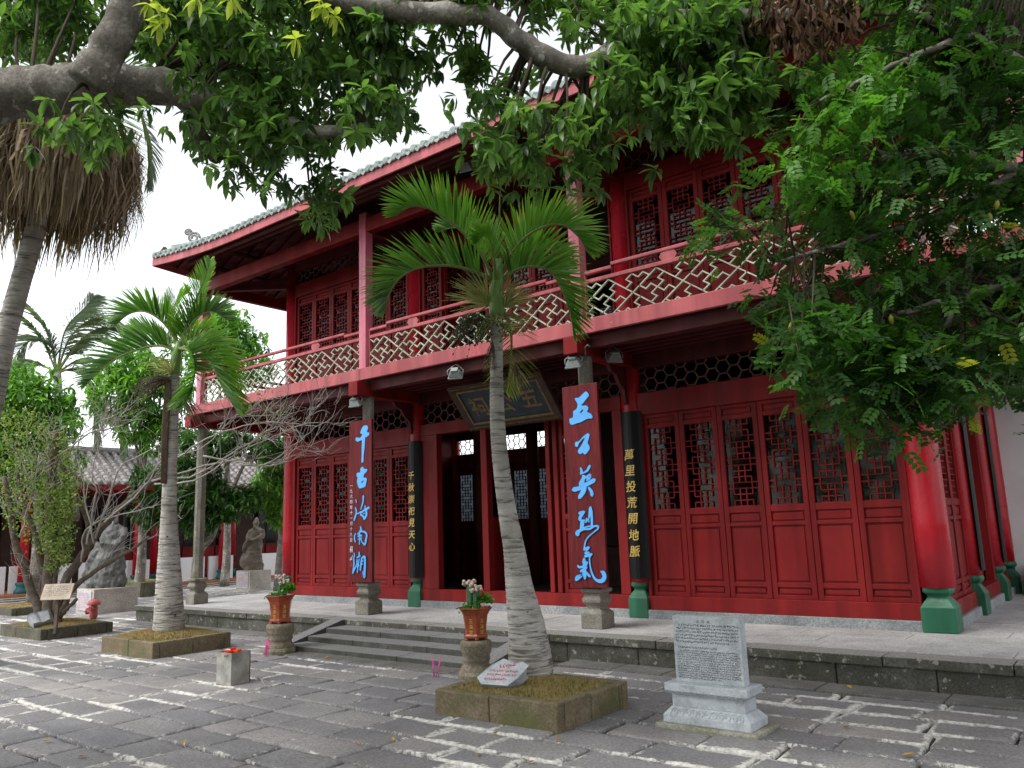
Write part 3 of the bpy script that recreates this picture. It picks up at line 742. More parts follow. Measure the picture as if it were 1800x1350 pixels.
# hip ridge with scroll ornament
hp = [(EX0+t_, EY0+t_, roof_z(EX0+t_, EY0+t_)+.10) for t_ in np.linspace(.25, 4.2, 14)]
part(MB().tube(hp, [.10]*14, 8), 'hip_ridge', 'roof')
sc = MB(); c0 = np.array((EX0+.55, EY0+.55, roof_z(EX0+.55, EY0+.55)+.22))
for (dx, dz, r0, tn) in ((0, .05, .13, 1.6), (.22, -.03, .09, 1.4), (-.12, .17, .07, 1.5)):
    pts = []
    for i in range(18):
        a = i/17*2*PI*tn; rr = r0*(1-.75*i/17); pts.append(c0+np.array((dx*.7+rr*math.cos(a)*.7, dx*.7+rr*math.cos(a)*.7, dz+rr*math.sin(a))))
    sc.tube(pts, .028, 6)
sc.build('ridge_scroll', M['roof_grey'], hall)
# higher roof over the hall: ridge and a second tier hidden mostly by leaves
# --- white wall and chest at the end of the right-hand side walk
wl = MB(); wl.box(3.52, 9.0, 5.12, 5.32, TH-.05, 4.05)
tag(wl.build('side_wall', M['white_wall'], org=(6.3, 5.2, TH)), 'white plastered wall closing the side walk right of the hall', 'wall')
ch = empty('storage_chest', (4.15, 4.75, TH)); tag(ch, 'dull red wooden chest by the white wall at the right edge', 'chest')
MB().box(3.80, 4.5, 4.5, 5.0, TH, TH+.40).build('body', M['red_faded_sheen'], ch, bevel=.01); MB().box(3.78, 4.52, 4.48, 5.02, TH+.405, TH+.46).build('lid', M['red_faded_sheen'], ch, bevel=.01)
# ------------------------------------------------------------------ boards, couplets, plaque, lights
CALLI = {'R':{'poly':[([(105,3325),(137,3302),(150,3261),(113,3227),(64,3182),(28,3144),(88,3140),(128,3116),(130,3085),(111,3051),(160,3026),(190,2984),(179,2957),(136,2962),(76,2952),(9,2929),(-72,2917),(-133,2907),(-166,2927),(-169,2990),(-114,3006),(-103,3084),(-54,3107),(-30,3171),(-67,3238),(-59,3256),(-5,3256),(50,3291)],[(61,3091),(36,3057),(-5,3042),(10,3071),(38,3090)]),([(105,2771),(130,2752),(121,2709),(95,2645),(121,2599),(118,2561),(76,2515),(36,2500),(12,2529),(-16,2510),(-55,2526),(-59,2565),(-17,2606),(33,2673),(56,2715),(22,2702),(-34,2657),(-63,2610),(-96,2618),(-100,2663),(-79,2678),(-39,2680),(24,2729),(71,2758)],None)],'str':[([(-33,2332),(-20,2281),(-38,2250)],[22,38,25]),([(112,2348),(70,2292),(22,2268),(-37,2255)],[38,32,19,16]),([(-6,2226),(45,2201),(105,2229),(96,2192),(49,2162)],[35,35,35,35,22]),([(-53,2109),(-9,2171),(20,2219)],[54,57,38]),([(-9,2171),(-28,2075)],[60,60]),([(-162,2055),(-55,2071),(52,2113),(171,2160)],[63,54,54,60]),([(20,2115),(-5,2030),(-75,1947)],[63,73,54]),([(76,2069),(117,2013),(123,1964)],[28,47,47]),([(-87,1747),(-8,1760)],[41,41]),([(-21,1755),(-77,1693),(-79,1660)],[41,41,41]),([(-78,1682),(-25,1691),(-41,1638),(-66,1542)],[41,54,63,47]),([(26,1679),(10,1626)],[22,22]),([(10,1626),(45,1667),(56,1630)],[19,19,19]),([(93,1815),(75,1730),(58,1678)],[44,38,22]),([(103,1783),(103,1676),(99,1559)],[35,35,35]),([(-147,1501),(-122,1479),(-98,1511),(-34,1539),(57,1544),(99,1559)],[47,44,28,22,25,28]),([(-140,1512),(-19,1562),(85,1581)],[32,19,19]),([(99,1559),(148,1579),(192,1567),(184,1541),(131,1506),(38,1444),(-11,1381),(-38,1286)],[25,22,25,19,16,16,19,22]),([(-38,1286),(40,1312)],[35,35]),([(40,1306),(-26,1244)],[16,16]),([(-26,1238),(33,1249)],[28,28]),([(-28,1201),(76,1227)],[35,35]),([(70,1227),(41,1180),(47,1065),(79,961),(132,904),(207,900),(246,942),(237,993),(201,1014)],[32,19,19,28,35,54,57,54,22]),([(-43,1170),(-43,1064),(-44,928)],[44,44,44]),([(-145,1085),(-114,1064),(-35,1085),(6,1128)],[28,28,28,28]),([(-11,1065),(-104,1011)],[35,35]),([(-38,1033),(-80,970),(-175,905),(-166,948),(-80,970)],[28,25,32,25,19]),([(-39,1012),(34,950)],[32,32]),([(-58,1128),(-14,1117)],[47,47])]},'L':{'poly':[([(116,3327),(178,3315),(201,3271),(170,3215),(224,3196),(223,3160),(162,3129),(131,3117),(115,2972),(91,2829),(83,2731),(37,2730),(45,2833),(45,2978),(45,3088),(-41,3075),(-96,3091),(-107,3134),(-80,3147),(6,3134),(61,3186),(14,3206),(30,3257),(69,3306)],None),([(68,2653),(106,2611),(168,2607),(168,2566),(106,2529),(91,2474),(152,2465),(167,2433),(136,2343),(106,2319),(-10,2305),(-49,2354),(-72,2427),(-54,2483),(-80,2510),(-72,2556),(6,2567),(13,2618),(37,2642)],[(106,2435),(75,2398),(36,2385),(44,2415)])],'str':[([(-100,2125),(-88,2078)],[21,21]),([(-111,1998),(-88,1925),(-142,1795)],[24,31,36]),([(82,2178),(74,2081),(20,1962)],[40,31,19]),([(-72,1894),(51,1930),(219,1984)],[19,24,43]),([(128,2018),(112,1948),(36,1916),(20,1881),(82,1848),(97,1807)],[24,28,28,28,31,26]),([(143,1967),(158,1876),(104,1807)],[43,43,43]),([(74,1894),(120,1897)],[17,17]),([(12,1689),(28,1638),(-18,1599)],[21,40,26]),([(-111,1581),(-134,1521),(-111,1444)],[26,26,26]),([(-65,1570),(20,1608),(112,1601),(165,1555),(149,1485),(119,1406),(43,1447)],[19,24,28,33,36,38,14]),([(5,1588),(-49,1529)],[19,19]),([(-49,1529),(5,1553),(51,1537)],[24,24,24]),([(5,1558),(-11,1408)],[26,26]),([(-41,1489),(51,1507)],[19,19]),([(20,1498),(50,1447)],[21,21]),([(-137,1269),(-126,1214)],[24,24]),([(-149,1209),(-142,1089),(-172,954)],[28,28,28]),([(-172,951),(-103,1049),(-72,1099)],[31,26,19]),([(-11,1283),(-19,1208)],[31,31]),([(-72,1198),(20,1228)],[21,21]),([(-65,1168),(-65,1089),(-39,1099)],[26,26,26]),([(-11,1178),(-42,1059),(-57,960)],[24,24,24]),([(-72,1049),(-11,1079)],[19,19]),([(50,1198),(35,1119),(12,1000)],[33,33,33]),([(50,1188),(118,1208),(126,1099),(118,991),(110,892),(65,990)],[24,43,45,45,40,12]),([(50,1138),(83,1148)],[19,19]),([(35,1089),(77,1099)],[17,17])]}}
def gz(x, y, z=0.0):
    """survey direction -> point on the level z"""
    d = at(x, y, 1)-CP; return CP+d*((z-CP[2])/d[2])
GLY = {}
def glyph(ch, bold=0.0):
    """outline of one character (1 m tall) from Blender's built-in font: verts (x, y), faces"""
    if (ch, bold) not in GLY:
        cu = bpy.data.curves.new('g', 'FONT'); cu.body = ch; cu.size = 1.0; cu.resolution_u = 2; cu.extrude = .01; cu.offset = bold
        ob = bpy.data.objects.new('g', cu); COL.objects.link(ob)
        dg = bpy.context.evaluated_depsgraph_get(); me = bpy.data.meshes.new_from_object(ob.evaluated_get(dg))
        vs = np.array([v.co for v in me.vertices]) if len(me.vertices) else np.zeros((0, 3))
        if len(vs): vs[:, :2] -= (vs[:, :2].min(0)+vs[:, :2].max(0))/2
        GLY[(ch, bold)] = (vs, [tuple(p.vertices) for p in me.polygons])
        bpy.data.objects.remove(ob); bpy.data.meshes.remove(me)
    return GLY[(ch, bold)]
def put_glyph(b, ch, o, ex, ey, size, depth=.004, shear=0.0, bold=0.0):
    """write ch into builder b: centre o, right vector ex, up vector ey"""
    vs, fs = glyph(ch, bold); o = np.array(o, float); ex = np.array(ex, float); ey = np.array(ey, float); en = np.cross(ex, ey)
    if len(vs): b.add([o+ex*(v[0]+shear*v[1])*size+ey*v[1]*size+en*(v[2]*100*depth/2+depth/2) for v in vs], fs)
def ribbon(pts, w):
    P = smoothpath([(p[0], p[1], q) for p, q in zip(pts, w)], max(6, 5*len(pts))); L = []; Rr = []
    for i, (x, z, ww) in enumerate(P):
        a, c = P[max(i-1, 0)], P[min(i+1, len(P)-1)]; d = np.array((c[0]-a[0], c[1]-a[1])); d /= max(1e-6, np.linalg.norm(d)); n = np.array((-d[1], d[0]))
        k = ww/2*(.8 if i in (0, len(P)-1) else 1); L.append((x+n[0]*k, z+n[1]*k)); Rr.append((x-n[0]*k, z-n[1]*k))
    d0 = P[0][:2]-P[1][:2]; d0 /= max(1e-6, np.linalg.norm(d0)); d1 = P[-1][:2]-P[-2][:2]; d1 /= max(1e-6, np.linalg.norm(d1))
    L.append(tuple(P[-1][:2]+d1*P[-1][2]*.4)); Rr.append(tuple(P[0][:2]+d0*P[0][2]*.4))
    return L+Rr[:-1][::-1]+[Rr[-1]]
def grow(poly, k):
    n = len(poly); A = sum(poly[i][0]*poly[(i+1) % n][1]-poly[(i+1) % n][0]*poly[i][1] for i in range(n)); s = 1 if A > 0 else -1; out = []
    for i in range(n):
        a, c = np.array(poly[i-1]), np.array(poly[(i+1) % n]); d = c-a; d = d/max(1e-6, np.linalg.norm(d)); out.append((poly[i][0]+s*d[1]*k, poly[i][1]-s*d[0]*k))
    return out
def name_board(side, xc, label):
    yf = -1.415; t_ = empty('pillar_board', (xc, yf, .81)); tag(t_, label, 'sign board')
    MB().box(xc-.276, xc+.276, yf, yf+.045, .81, 3.425).build('board', M['board'], t_, bevel=.006)
    for nm, mt, g_, dy in (('character_outline', 'navy', 9, .004), ('character', 'blue', 0, .009)):
        b = MB(); k = 0
        for poly, hole in CALLI[side]['poly']:
            pp = grow(poly, g_) if g_ else poly; hh = [grow(hole, -g_*.5) if g_ else hole] if hole else []
            sm = smoothpath([(x, z, 0) for x, z in pp+[pp[0]]], 3*len(pp)+1)[:-1]
            b.prism([(xc+x/1000, z/1000) for x, z, _ in sm], yf-dy, yf+.001, [[(xc+x/1000, z/1000) for x, z in h_] for h_ in hh])
        for pts, w in CALLI[side]['str']:
            k += 1; r_ = ribbon(pts, [q+2*g_ for q in w])
            b2 = MB(); n = len(r_)//2
            yy = yf-dy-.00025*k
            L_ = r_; b2.v = []; 
            b2.prism([(xc+x/1000, z/1000) for x, z in r_], yy, yf+.001)
            b.merge(b2)
        b.build(nm, M[mt], t_)
    return t_
bl = name_board('L', -4.64, 'tall dark red board with five blue brush characters on the left stone pillar')
br = name_board('R', -.285, 'tall dark red board with five blue brush characters on the right stone pillar')
b = MB(); zz = 2.36
for ch in '一九六四年十一月十九日': put_glyph(b, ch, (-4.64-.222, -1.416, zz), (1, 0, 0), (0, 0, 1), .068, .003, .12); zz -= .088
rr = random.Random(5)
for zc in (1.33, 1.20):
    for k in range(6): b.prism([(p_[0]/1000, p_[1]/1000) for p_ in ribbon([(-4862+rr.randint(-40, 30), zc*1000+rr.randint(-50, 50)), (-4862+rr.randint(-30, 45), zc*1000+rr.randint(-50, 50))], [14, 9])], -1.4185-.0003*k, -1.4155)
b.build('signature', M['white_ink'], bl)
b = MB()
for x0, x1, z0, z1 in ((-.03, .03, 0, .008), (-.03, .03, .05, .058), (-.03, -.022, 0, .058), (.022, .03, 0, .058), (-.01, .012, .02, .038)): b.box(-4.862+x0, -4.862+x1, -1.418, -1.4155, 1.06+z0, 1.06+z1)
b.build('seal', M['ink_red'], bl)
# black couplets hung on the wall columns: curved lacquered boards
def couplet(x, y, z0, z1, text, label, zt, pitch, size, rot=0.0, r0=.17, a0=1.05):
    t_ = empty('black_couplet', (x, y, z0), rot); tag(t_, label, 'couplet board'); ORG[t_.name] = (0, 0, 0)
    b = MB(); n = 9
    ring = [(math.sin(a0*(2*k/(n-1)-1))*(r0+d), -math.cos(a0*(2*k/(n-1)-1))*(r0+d)) for d in (.0, .022) for k in range(n)]
    vs = [(px, py, z) for z in (0, z1-z0) for px, py in ring]; m_ = 2*n
    fs = [(k, k+1, m_+k+1, m_+k) for k in range(n-1)]+[(n+k+1, n+k, m_+n+k, m_+n+k+1) for k in range(n-1)]
    fs += [(0, m_, m_+n, n), (n-1, 2*n-1, m_+2*n-1, m_+n-1)]+[(k+1, k, n+k, n+k+1) for k in range(n-1)]+[(m_+k, m_+k+1, m_+n+k+1, m_+n+k) for k in range(n-1)]
    b.add(vs, fs, False); b.build('board', M['black'], t_, fix=True)
    g_ = MB(); z = zt-z0
    for ch in text:
        put_glyph(g_, ch, (0, -r0-.026, z), (1, 0, 0), (0, 0, 1), size, .004, .15, .012); z -= pitch
    g_.build('inscription', M['gold'], t_)
    return t_
couplet(CX[1]+.02, 0, .80, 3.16, '千秋崇祀見天心', 'curved black lacquer couplet with gold characters left of the central doorway', 2.55, .205, .155)
couplet(CX[2]+.03, 0, .83, 3.18, '萬里投荒開地脈', 'curved black lacquer couplet with gold characters right of the central doorway', 2.56, .225, .165)
couplet(CX[3]+.03, 1.83, .85, 3.15, '', 'black lacquer couplet on the nearer column of the right side wall', 2.5, .2, .15, PI/2, .16, .55)
couplet(CX[3]+.03, 3.79, .85, 3.15, '', 'black lacquer couplet on the farther column of the right side wall', 2.5, .2, .15, PI/2, .16, .55)
# plaque over the doorway, leaning out at the top
t_ = empty('name_plaque', (-2.11, -.45, 3.18)); tag(t_, 'dark blue plaque with three pale characters in a gilt carved frame over the doorway', 'plaque')
pe = np.array((0, -.55, .64)); pe /= np.linalg.norm(pe); pn = np.cross((1, 0, 0), pe); Hq = .84; o0 = np.array((-2.11, -.45, 3.18))
def pq(u, v, w): return tuple(o0+np.array((u, 0, 0))+pe*v+pn*w)
def pbox(b, u0, u1, v0, v1, w0, w1): b.add([pq(u, v, w) for w in (w0, w1) for v in (v0, v1) for u in (u0, u1)], [(0, 2, 3, 1), (4, 5, 7, 6), (0, 1, 5, 4), (2, 6, 7, 3), (0, 4, 6, 2), (1, 3, 7, 5)]); return b
pbox(MB(), -.80, .80, .09, Hq-.09, 0, .03).build('field', M['plaque'], t_)
for a in ((-.92, .92, 0, .10), (-.92, .92, Hq-.10, Hq), (-.92, -.80, .10, Hq-.10), (.80, .92, .10, Hq-.10)): pbox(MB(), *a, 0, .06).build('frame', M['dark'], t_, bevel=.008)
for a in ((-.80, .80, .10, .135), (-.80, .80, Hq-.135, Hq-.10), (-.80, -.765, .135, Hq-.135), (.765, .80, .135, Hq-.135)): pbox(MB(), *a, .03, .055).build('gilt_bead', M['old_gold'], t_, bevel=.006)
for v in (.05, Hq-.05):
    b = MB()
    for k in range(58):
        u = -.86+1.72*k/57; b.tube([pq(u-.018, v-.025, .062), pq(u, v+.02, .07), pq(u+.018, v-.015, .062)], .009, 4)
    b.build('carving', M['old_gold'], t_)
b = MB()
for k, ch in enumerate('祠公五'): put_glyph(b, ch, pq(-.5+.5*k, Hq/2, .031), (1, 0, 0), pe, .36, .006, 0, .02)
b.build('inscription', M['old_gold'], t_)
# floodlights
def floodlight(p, label, yaw=0.0, tilt=0.5):
    t_ = empty('floodlight', p, yaw); tag(t_, label, 'floodlight', 'floodlights under the gallery and eaves'); ORG[t_.name] = (0, 0, 0)
    R_ = rx(tilt)
    def tf(b): b.v = [tuple(R_ @ Vector(v)) for v in b.v]; return b
    b = MB(); b.add([(-.07, -.03, .05), (.07, -.03, .05), (.07, .05, .05), (-.07, .05, .05), (-.105, -.06, -.03), (.105, -.06, -.03), (.105, .07, -.03), (-.105, .07, -.03)], [(0, 1, 2, 3), (7, 6, 5, 4), (0, 4, 5, 1), (1, 5, 6, 2), (2, 6, 7, 3), (3, 7, 4, 0)]); tf(b).build('housing', M['steel'], t_, bevel=.008, fix=True)
    tf(MB().box(-.112, .112, -.068, .078, -.055, -.031)).build('lens_frame', M['steel'], t_, bevel=.006)
    tf(MB().box(-.095, .095, -.052, .062, -.058, -.0555)).build('lens', M['glass'], t_)
    tf(MB().box(-.055, .055, -.035, .055, .051, .085)).build('gear_box', M['steel'], t_, bevel=.006)
    b = MB(); b.tube([(.115, .0, -.01), (.125, .02, .06), (.06, .05, .12), (0, .06, .16)], .008, 6); b.tube([(-.115, .0, -.01), (-.125, .02, .06), (-.06, .05, .12), (0, .06, .16)], .008, 6); b.build('bracket', M['steel'], t_)
floodlight((-4.70, -1.47, 3.72), 'grey floodlight above the left blue-lettered board', .25); floodlight((-2.51, -1.40, 3.90), 'grey floodlight under the gallery edge over the steps, left of the central palm', .5, .8)
floodlight((-.32, -1.47, 3.72), 'grey floodlight above the right blue-lettered board', .25); floodlight((-.02, -.9, 3.84), 'small grey floodlight in the shade right of the right pillar', .9, .7)
floodlight((-2.0, -1.6, 6.98), 'small grey floodlight under the roof eaves above the central palm', .2, .4)
b = MB(); b.tube([(-.19, -1.36, 3.80), (-.17, -1.40, 3.92), (-.14, -1.38, 3.95), (-.13, -1.33, 3.93)], .012, 6); tag(b.build('conduit', M['pillar'], org=(-.17, -1.37, 3.8)), 'short bent pale conduit above the right pillar floodlight', 'conduit')

# ------------------------------------------------------------------ planters
def grass_mat():
    m, t, p = nodes('dry_lawn_grass'); a = N(t, 'ShaderNodeAttribute'); a.attribute_name = 'tint'
    n_ = ramp(t, math_(t, 'ADD', math_(t, 'MULTIPLY', a.outputs['Fac'], .5), math_(t, 'MULTIPLY', nz(t, 2.6, 3), .5)), [(.26, (.09, .14, .025)), (.38, (.26, .21, .075)), (.58, (.46, .33, .15))])
    t.links.new(n_, p.inputs['Base Color']); p.inputs['Roughness'].default_value = .75; p.inputs['Specular IOR Level'].default_value = .2; return m
M['grass'] = grass_mat(); M['soil'] = simple('planter_soil', (.20, .15, .075), .95, .1, .3, 8, .5, 40)
def grass(par, x0, x1, y0, y1, zf, n, h=.05, w=.006):
    P = np.stack([RNG.uniform(x0, x1, n), RNG.uniform(y0, y1, n)], 1); z = np.array([zf(*q) for q in P])
    a = RNG.uniform(0, 2*PI, n); ln = RNG.normal(0, .016, (n, 2)); hh = h*RNG.uniform(.5, 1.25, n); d = np.stack([np.cos(a), np.sin(a)], 1)*w/2*RNG.uniform(.7, 1.4, (n, 1))
    V = np.zeros((n, 3, 3)); V[:, 0, :2] = P-d; V[:, 1, :2] = P+d; V[:, 2, :2] = P+ln; V[:, 0, 2] = V[:, 1, 2] = z-.004; V[:, 2, 2] = z+hh
    o = np_obj('grass', V.reshape(-1, 3), np.arange(3*n).reshape(-1, 3), M['grass'], par, np.repeat(RNG.uniform(0, 1, n), 3)); o['kind'] = 'stuff'; return o
def planter(x0, x1, y0, y1, h, label, mat, ng, cuts, mound=.03, kt=.11, blade=.028):
    t_ = empty('tree_planter', ((x0+x1)/2, (y0+y1)/2, 0)); tag(t_, label, 'planter', 'stone-kerbed tree planters')
    def st(a, b, c, d):
        q = rnd.uniform(-.006, .006); bb = MB(); bb.box(a+.003, b-.003, c+.003, d-.003, -.03, h+q, R=rz(rnd.uniform(-.006, .006)) @ ry(rnd.uniform(-.005, .005))); bb.build('kerb_stone', M[mat], t_, bevel=.013)
    fx, rx_ = cuts
    xs = [x0]+[x0+(x1-x0)*c for c in fx]+[x1]
    for a, b in zip(xs[:-1], xs[1:]): st(a, b, y0, y0+kt); st(a, b, y1-kt, y1)
    ys_ = [y0+kt]+[y0+(y1-y0)*c for c in rx_]+[y1-kt]
    for a, b in zip(ys_[:-1], ys_[1:]): st(x0, x0+kt, a, b); st(x1-kt, x1, a, b)
    cx, cy = (x0+x1)/2, (y0+y1)/2
    zf = lambda x, y: h-.022+mound*max(0, 1-((x-cx)/((x1-x0)*.5))**2)*max(0, 1-((y-cy)/((y1-y0)*.5))**2)
    b = MB(); n = 14; xs = np.linspace(x0+kt-.01, x1-kt+.01, n); ys_ = np.linspace(y0+kt-.01, y1-kt+.01, n)
    b.add([(x, y, zf(x, y)) for y in ys_ for x in xs], [(j*n+i, j*n+i+1, (j+1)*n+i+1, (j+1)*n+i) for j in range(n-1) for i in range(n-1)], True); b.build('soil', M['soil'], t_)
    grass(t_, x0+kt-.02, x1-kt+.02, y0+kt-.02, y1-kt+.02, zf, ng, blade); return t_
pl_c = planter(.24, 1.58, -4.79, -3.69, .215, 'square brown stone planter of dry grass around the central palm', 'kerb', 16000, ((.47,), (.45, .86)))
pl_l = planter(-6.88, -5.40, -4.42, -3.22, .225, 'square brown stone planter of mossy grass around the left palm', 'kerb', 12000, ((.55,), (.5,)), .09)
pl_s = planter(-11.0, -9.28, -4.30, -3.10, .19, 'low dark stone planter of grass under the gnarled shrub', 'kerb_dark', 9000, ((.4,), (.5,)), .07)
q = gz(28, 1083); pl_f = planter(q[0]-1.9, q[0], q[1]-.1, q[1]+1.0, .17, 'low dark stone planter cut by the left edge of the picture', 'kerb_dark', 3000, ((.5,), (.5,)))
q = gz(205, 1048); pl_b = planter(q[0]-.6, q[0]+1.35, q[1], q[1]+1.2, .40, 'tall brown stone planter behind the large grey statue', 'kerb_dark', 3000, ((.5,), (.5,)))

# ------------------------------------------------------------------ small things in the yard
def marks(b, o, ex, ey, W_, rows, seed, ch=.7, gap=.35, wl=None, z=.0006):
    """rows of tiny engraved strokes: illegible lettering. rows: list of (v, height, fill)"""
    r_ = random.Random(seed); o = np.array(o, float); ex = np.array(ex, float); ey = np.array(ey, float); en = np.cross(ex, ey)
    for v, h, f0, f1 in rows:
        x = f0*W_
        while x < f1*W_:
            w = h*r_.uniform(.5, .9)
            for k in range(3):
                a = o+ex*(x+w*r_.random()*.8-W_/2)+ey*(v+h*(r_.random()-.5)*.8); d = (ex*r_.uniform(-1, 1)+ey*r_.uniform(-1, 1)); d /= np.linalg.norm(d); n = np.cross(en, d)
                l = h*r_.uniform(.25, .5); q_ = h*.085
                b.add([a-d*l-n*q_+en*z, a+d*l-n*q_+en*z, a+d*l+n*q_+en*z, a-d*l+n*q_+en*z], [(0, 1, 2, 3)])
            x += w+h*gap*(1 if r_.random() < .8 else 2.5)
# granite stele
t_ = empty('granite_stele', (2.52, -4.0, 0)); tag(t_, 'grey granite tablet covered in small engraved text on a carved base', 'stele')
sx, sy = 2.53, -3.985
MB().box(sx-.42, sx+.43, sy-.22, sy+.24, -.03, .032).build('footing', M['granite_dirty'], t_, bevel=.015)
MB().box(sx-.365, sx+.365, sy-.17, sy+.17, .032, .095).build('plinth', M['granite'], t_, bevel=.006)
MB().box(sx-.305, sx+.305, sy-.11, sy+.11, .15, .245).build('waist', M['granite'], t_, bevel=.004)
MB().box(sx-.35, sx+.35, sy-.15, sy+.15, .27, .33).build('cap', M['granite'], t_, bevel=.005)
MB().box(sx-.29, sx+.29, sy-.05, sy+.05, .33, .845).build('tablet', M['granite'], t_, bevel=.004)
for z0, z1, w0, w1, d0, d1 in ((.095, .15, .36, .31, .165, .115), (.245, .27, .315, .345, .12, .145)):
    b = MB(); b.add([(sx+s*w0, sy+q*d0, z0) for s, q in ((-1, -1), (1, -1), (1, 1), (-1, 1))]+[(sx+s*w1, sy+q*d1, z1) for s, q in ((-1, -1), (1, -1), (1, 1), (-1, 1))], [(3, 2, 1, 0), (4, 5, 6, 7)]+[(k, (k+1) % 4, 4+(k+1) % 4, 4+k) for k in range(4)]); mo = b.build('moulding', M['granite'], t_)
    pt = MB(); hz = z1-z0; wv = (w1-w0)
    for k in range(11):
        u = (k-5)/5.5*min(w0, w1)*.98; pts = []
        for i in range(9):
            a = PI*i/8; uu = u+.026*math.cos(a); vv = .1+.75*math.sin(a) if z0 < .2 else .9-.75*math.sin(a)
            pts.append((sx+uu, sy-(d0+(d1-d0)*vv)-.004, z0+hz*vv))
        pt.tube(pts, .0045, 5); pt.tube([(sx+u, sy-(d0+(d1-d0)*.3)-.004, z0+hz*.3), (sx+u, sy-(d0+(d1-d0)*.6)-.004, z0+hz*.6)], .004, 4)
    pt.build('lotus_petals', M['granite'], mo)
b = MB()
for k, ch in enumerate('五公祠'): put_glyph(b, ch, (sx-.045+.045*k-.02, sy-.0505, .805), (1, 0, 0), (0, 0, 1), .026, .0008)
marks(b, (sx, sy-.0505, .33), (1, 0, 0), (0, 0, 1), .53, [(.445-.026*k, .016, .06 if k == 0 else 0, 1 if k < 5 else .85) for k in range(6)]+[(.27, .014, .02, .65)]+[(.245-.0175*k, .0125, .05 if k == 0 else 0, 1 if k < 12 else .7) for k in range(13)], 4, gap=.2)
b.build('inscription', M['ink'], t_)
# white stone signs
def stone_sign(p, yaw, s, label, red=True):
    t_ = empty('stone_sign', p, yaw); tag(t_, label, 'stone sign'); ORG[t_.name] = (0, 0, 0); R_ = rx(-.78)
    out = [(-.17, 0), (-.13, -.055), (.06, -.06), (.12, 0.0), (.165, .10), (.12, .125), (.07, .115), (-.02, .145), (-.09, .10)]
    b = MB(); b.prism([(x*s, z*s) for x, z in out], 0, .10*s); n = len(b.v)
    b.v = [tuple(R_ @ Vector((x*(1 if y < .01 else .82), y, z*(1 if y < .01 else .8))) + Vector((0, 0, .075*s))) for x, y, z in b.v]
    b.build('stone', M['granite'], t_, bevel=.008*s)
    if red:
        k = MB(); ex = np.array((1, 0, 0)); ey = np.array(R_ @ Vector((0, 0, 1))); o_ = np.array(R_ @ Vector((0, -.0012, 0)))+np.array((0, 0, .075*s))
        marks(k, o_+ey*.02*s, ex, ey, .24*s, [(.075*s, .028*s, .35, .75), (.035*s, .018*s, .1, .95), (.005*s, .018*s, .05, .9), (-.03*s, .018*s, .0, .65)], 9, gap=.15); k.build('lettering', M['ink_red'], t_)
    return t_
stone_sign((.78, -4.50, .205), .30, 1.30, 'white stone sign with red lettering lying in the central palm planter')
q = gz(62, 1103, .17); stone_sign((q[0], q[1]+.05, .16), -1.35, 1.7, 'pale stone sign leaning in the grass left of the shrub trunk', False)
# wooden sign on a stake
q = gz(97, 1106, .17); t_ = empty('stake_sign', (q[0], q[1], .15)); tag(t_, 'pale wooden text board on a stake in front of the gnarled shrub', 'sign')
vx = np.array((_r[0], _r[1], 0)); vx /= np.linalg.norm(vx); vn = np.array((-_f[0], -_f[1], 0)); vn /= np.linalg.norm(vn); up_ = np.array((0, 0, 1.))*.9+(-vn)*.42; up_ /= np.linalg.norm(up_); nn_ = np.cross(vx, up_)
o_ = np.array((q[0], q[1], .78))
b = MB(); b.add([o_+vx*a+up_*c+nn_*w for w in (-.012, .012) for c in (-.14, .14) for a in (-.25+.0, .25)], [(0, 2, 3, 1), (4, 5, 7, 6), (0, 1, 5, 4), (2, 6, 7, 3), (0, 4, 6, 2), (1, 3, 7, 5)]); M['sign'] = simple('weathered_sign_board', (.46, .38, .30), .7, .2, .2, 9)
b.build('board', M['sign'], t_, bevel=.004, fix=True); MB().bar((q[0], q[1], .1), o_-nn_*.03, .05, .05).build('stake', M['shrub_bark'], t_)
b = MB(); marks(b, o_+nn_*.0125, vx, up_, .42, [(.09-.032*k, .02, 0, 1 if k < 5 else .7) for k in range(6)], 2); b.build('lettering', M['ink'], t_)
# potted cacti on carved stone pedestals
def pedestal(p, s, label):
    t_ = empty('stone_pedestal', p); tag(t_, label, 'pedestal', 'carved stone pedestals at the foot of the steps'); b = MB(); ORG[t_.name] = (0, 0, 0)
    b.lathe([(.26*s, -.02), (.265*s, .045), (.24*s, .085)], (0, 0, 0), 8, False, PI/8+.1); b.build('foot', M['pot_stone'], t_, bevel=.02)
    b = MB(); prof = [(.215, .085), (.21, .11), (.185, .135), (.175, .165), (.19, .185), (.195, .205), (.185, .225), (.20, .27), (.215, .30), (.205, .325), (.215, .34), (.21, .385), (.17, .40)]
    n = 40; vs = []
    for r_, z in prof:
        for k in range(n):
            a = 2*PI*k/n; m_ = 1+(.03*math.cos(a*14) if z < .15 or .25 < z < .33 else 0)+.012*math.sin(a*3+z*20); vs.append((r_*s*m_*math.cos(a), r_*s*m_*math.sin(a), z*s*.0+z))
    b.add(vs, [(i*n+k, i*n+(k+1) % n, (i+1)*n+(k+1) % n, (i+1)*n+k) for i in range(len(prof)-1) for k in range(n)]+[tuple((len(prof)-1)*n+k for k in range(n))], True); b.build('carved_body', M['pot_stone'], t_)
    return t_
pedestal((-.56, -3.30, 0), .80, 'carved mossy stone pedestal beside the central palm, under the tall cactus pot'); pedestal((-4.22, -3.22, 0), .88, 'carved stone pedestal at the left foot of the steps')
M['cactus'] = simple('cactus_green', (.04, .12, .045), .5, .3, .3, 20, .2, 60); M['cactus_flower'] = simple('pink_white_cactus_crest', (.52, .40, .34), .7, .2, .4, 30)
M['leaf_small'] = leafmat('succulent_leaf', (.03, .10, .015), (.10, .26, .03), trans=.2)
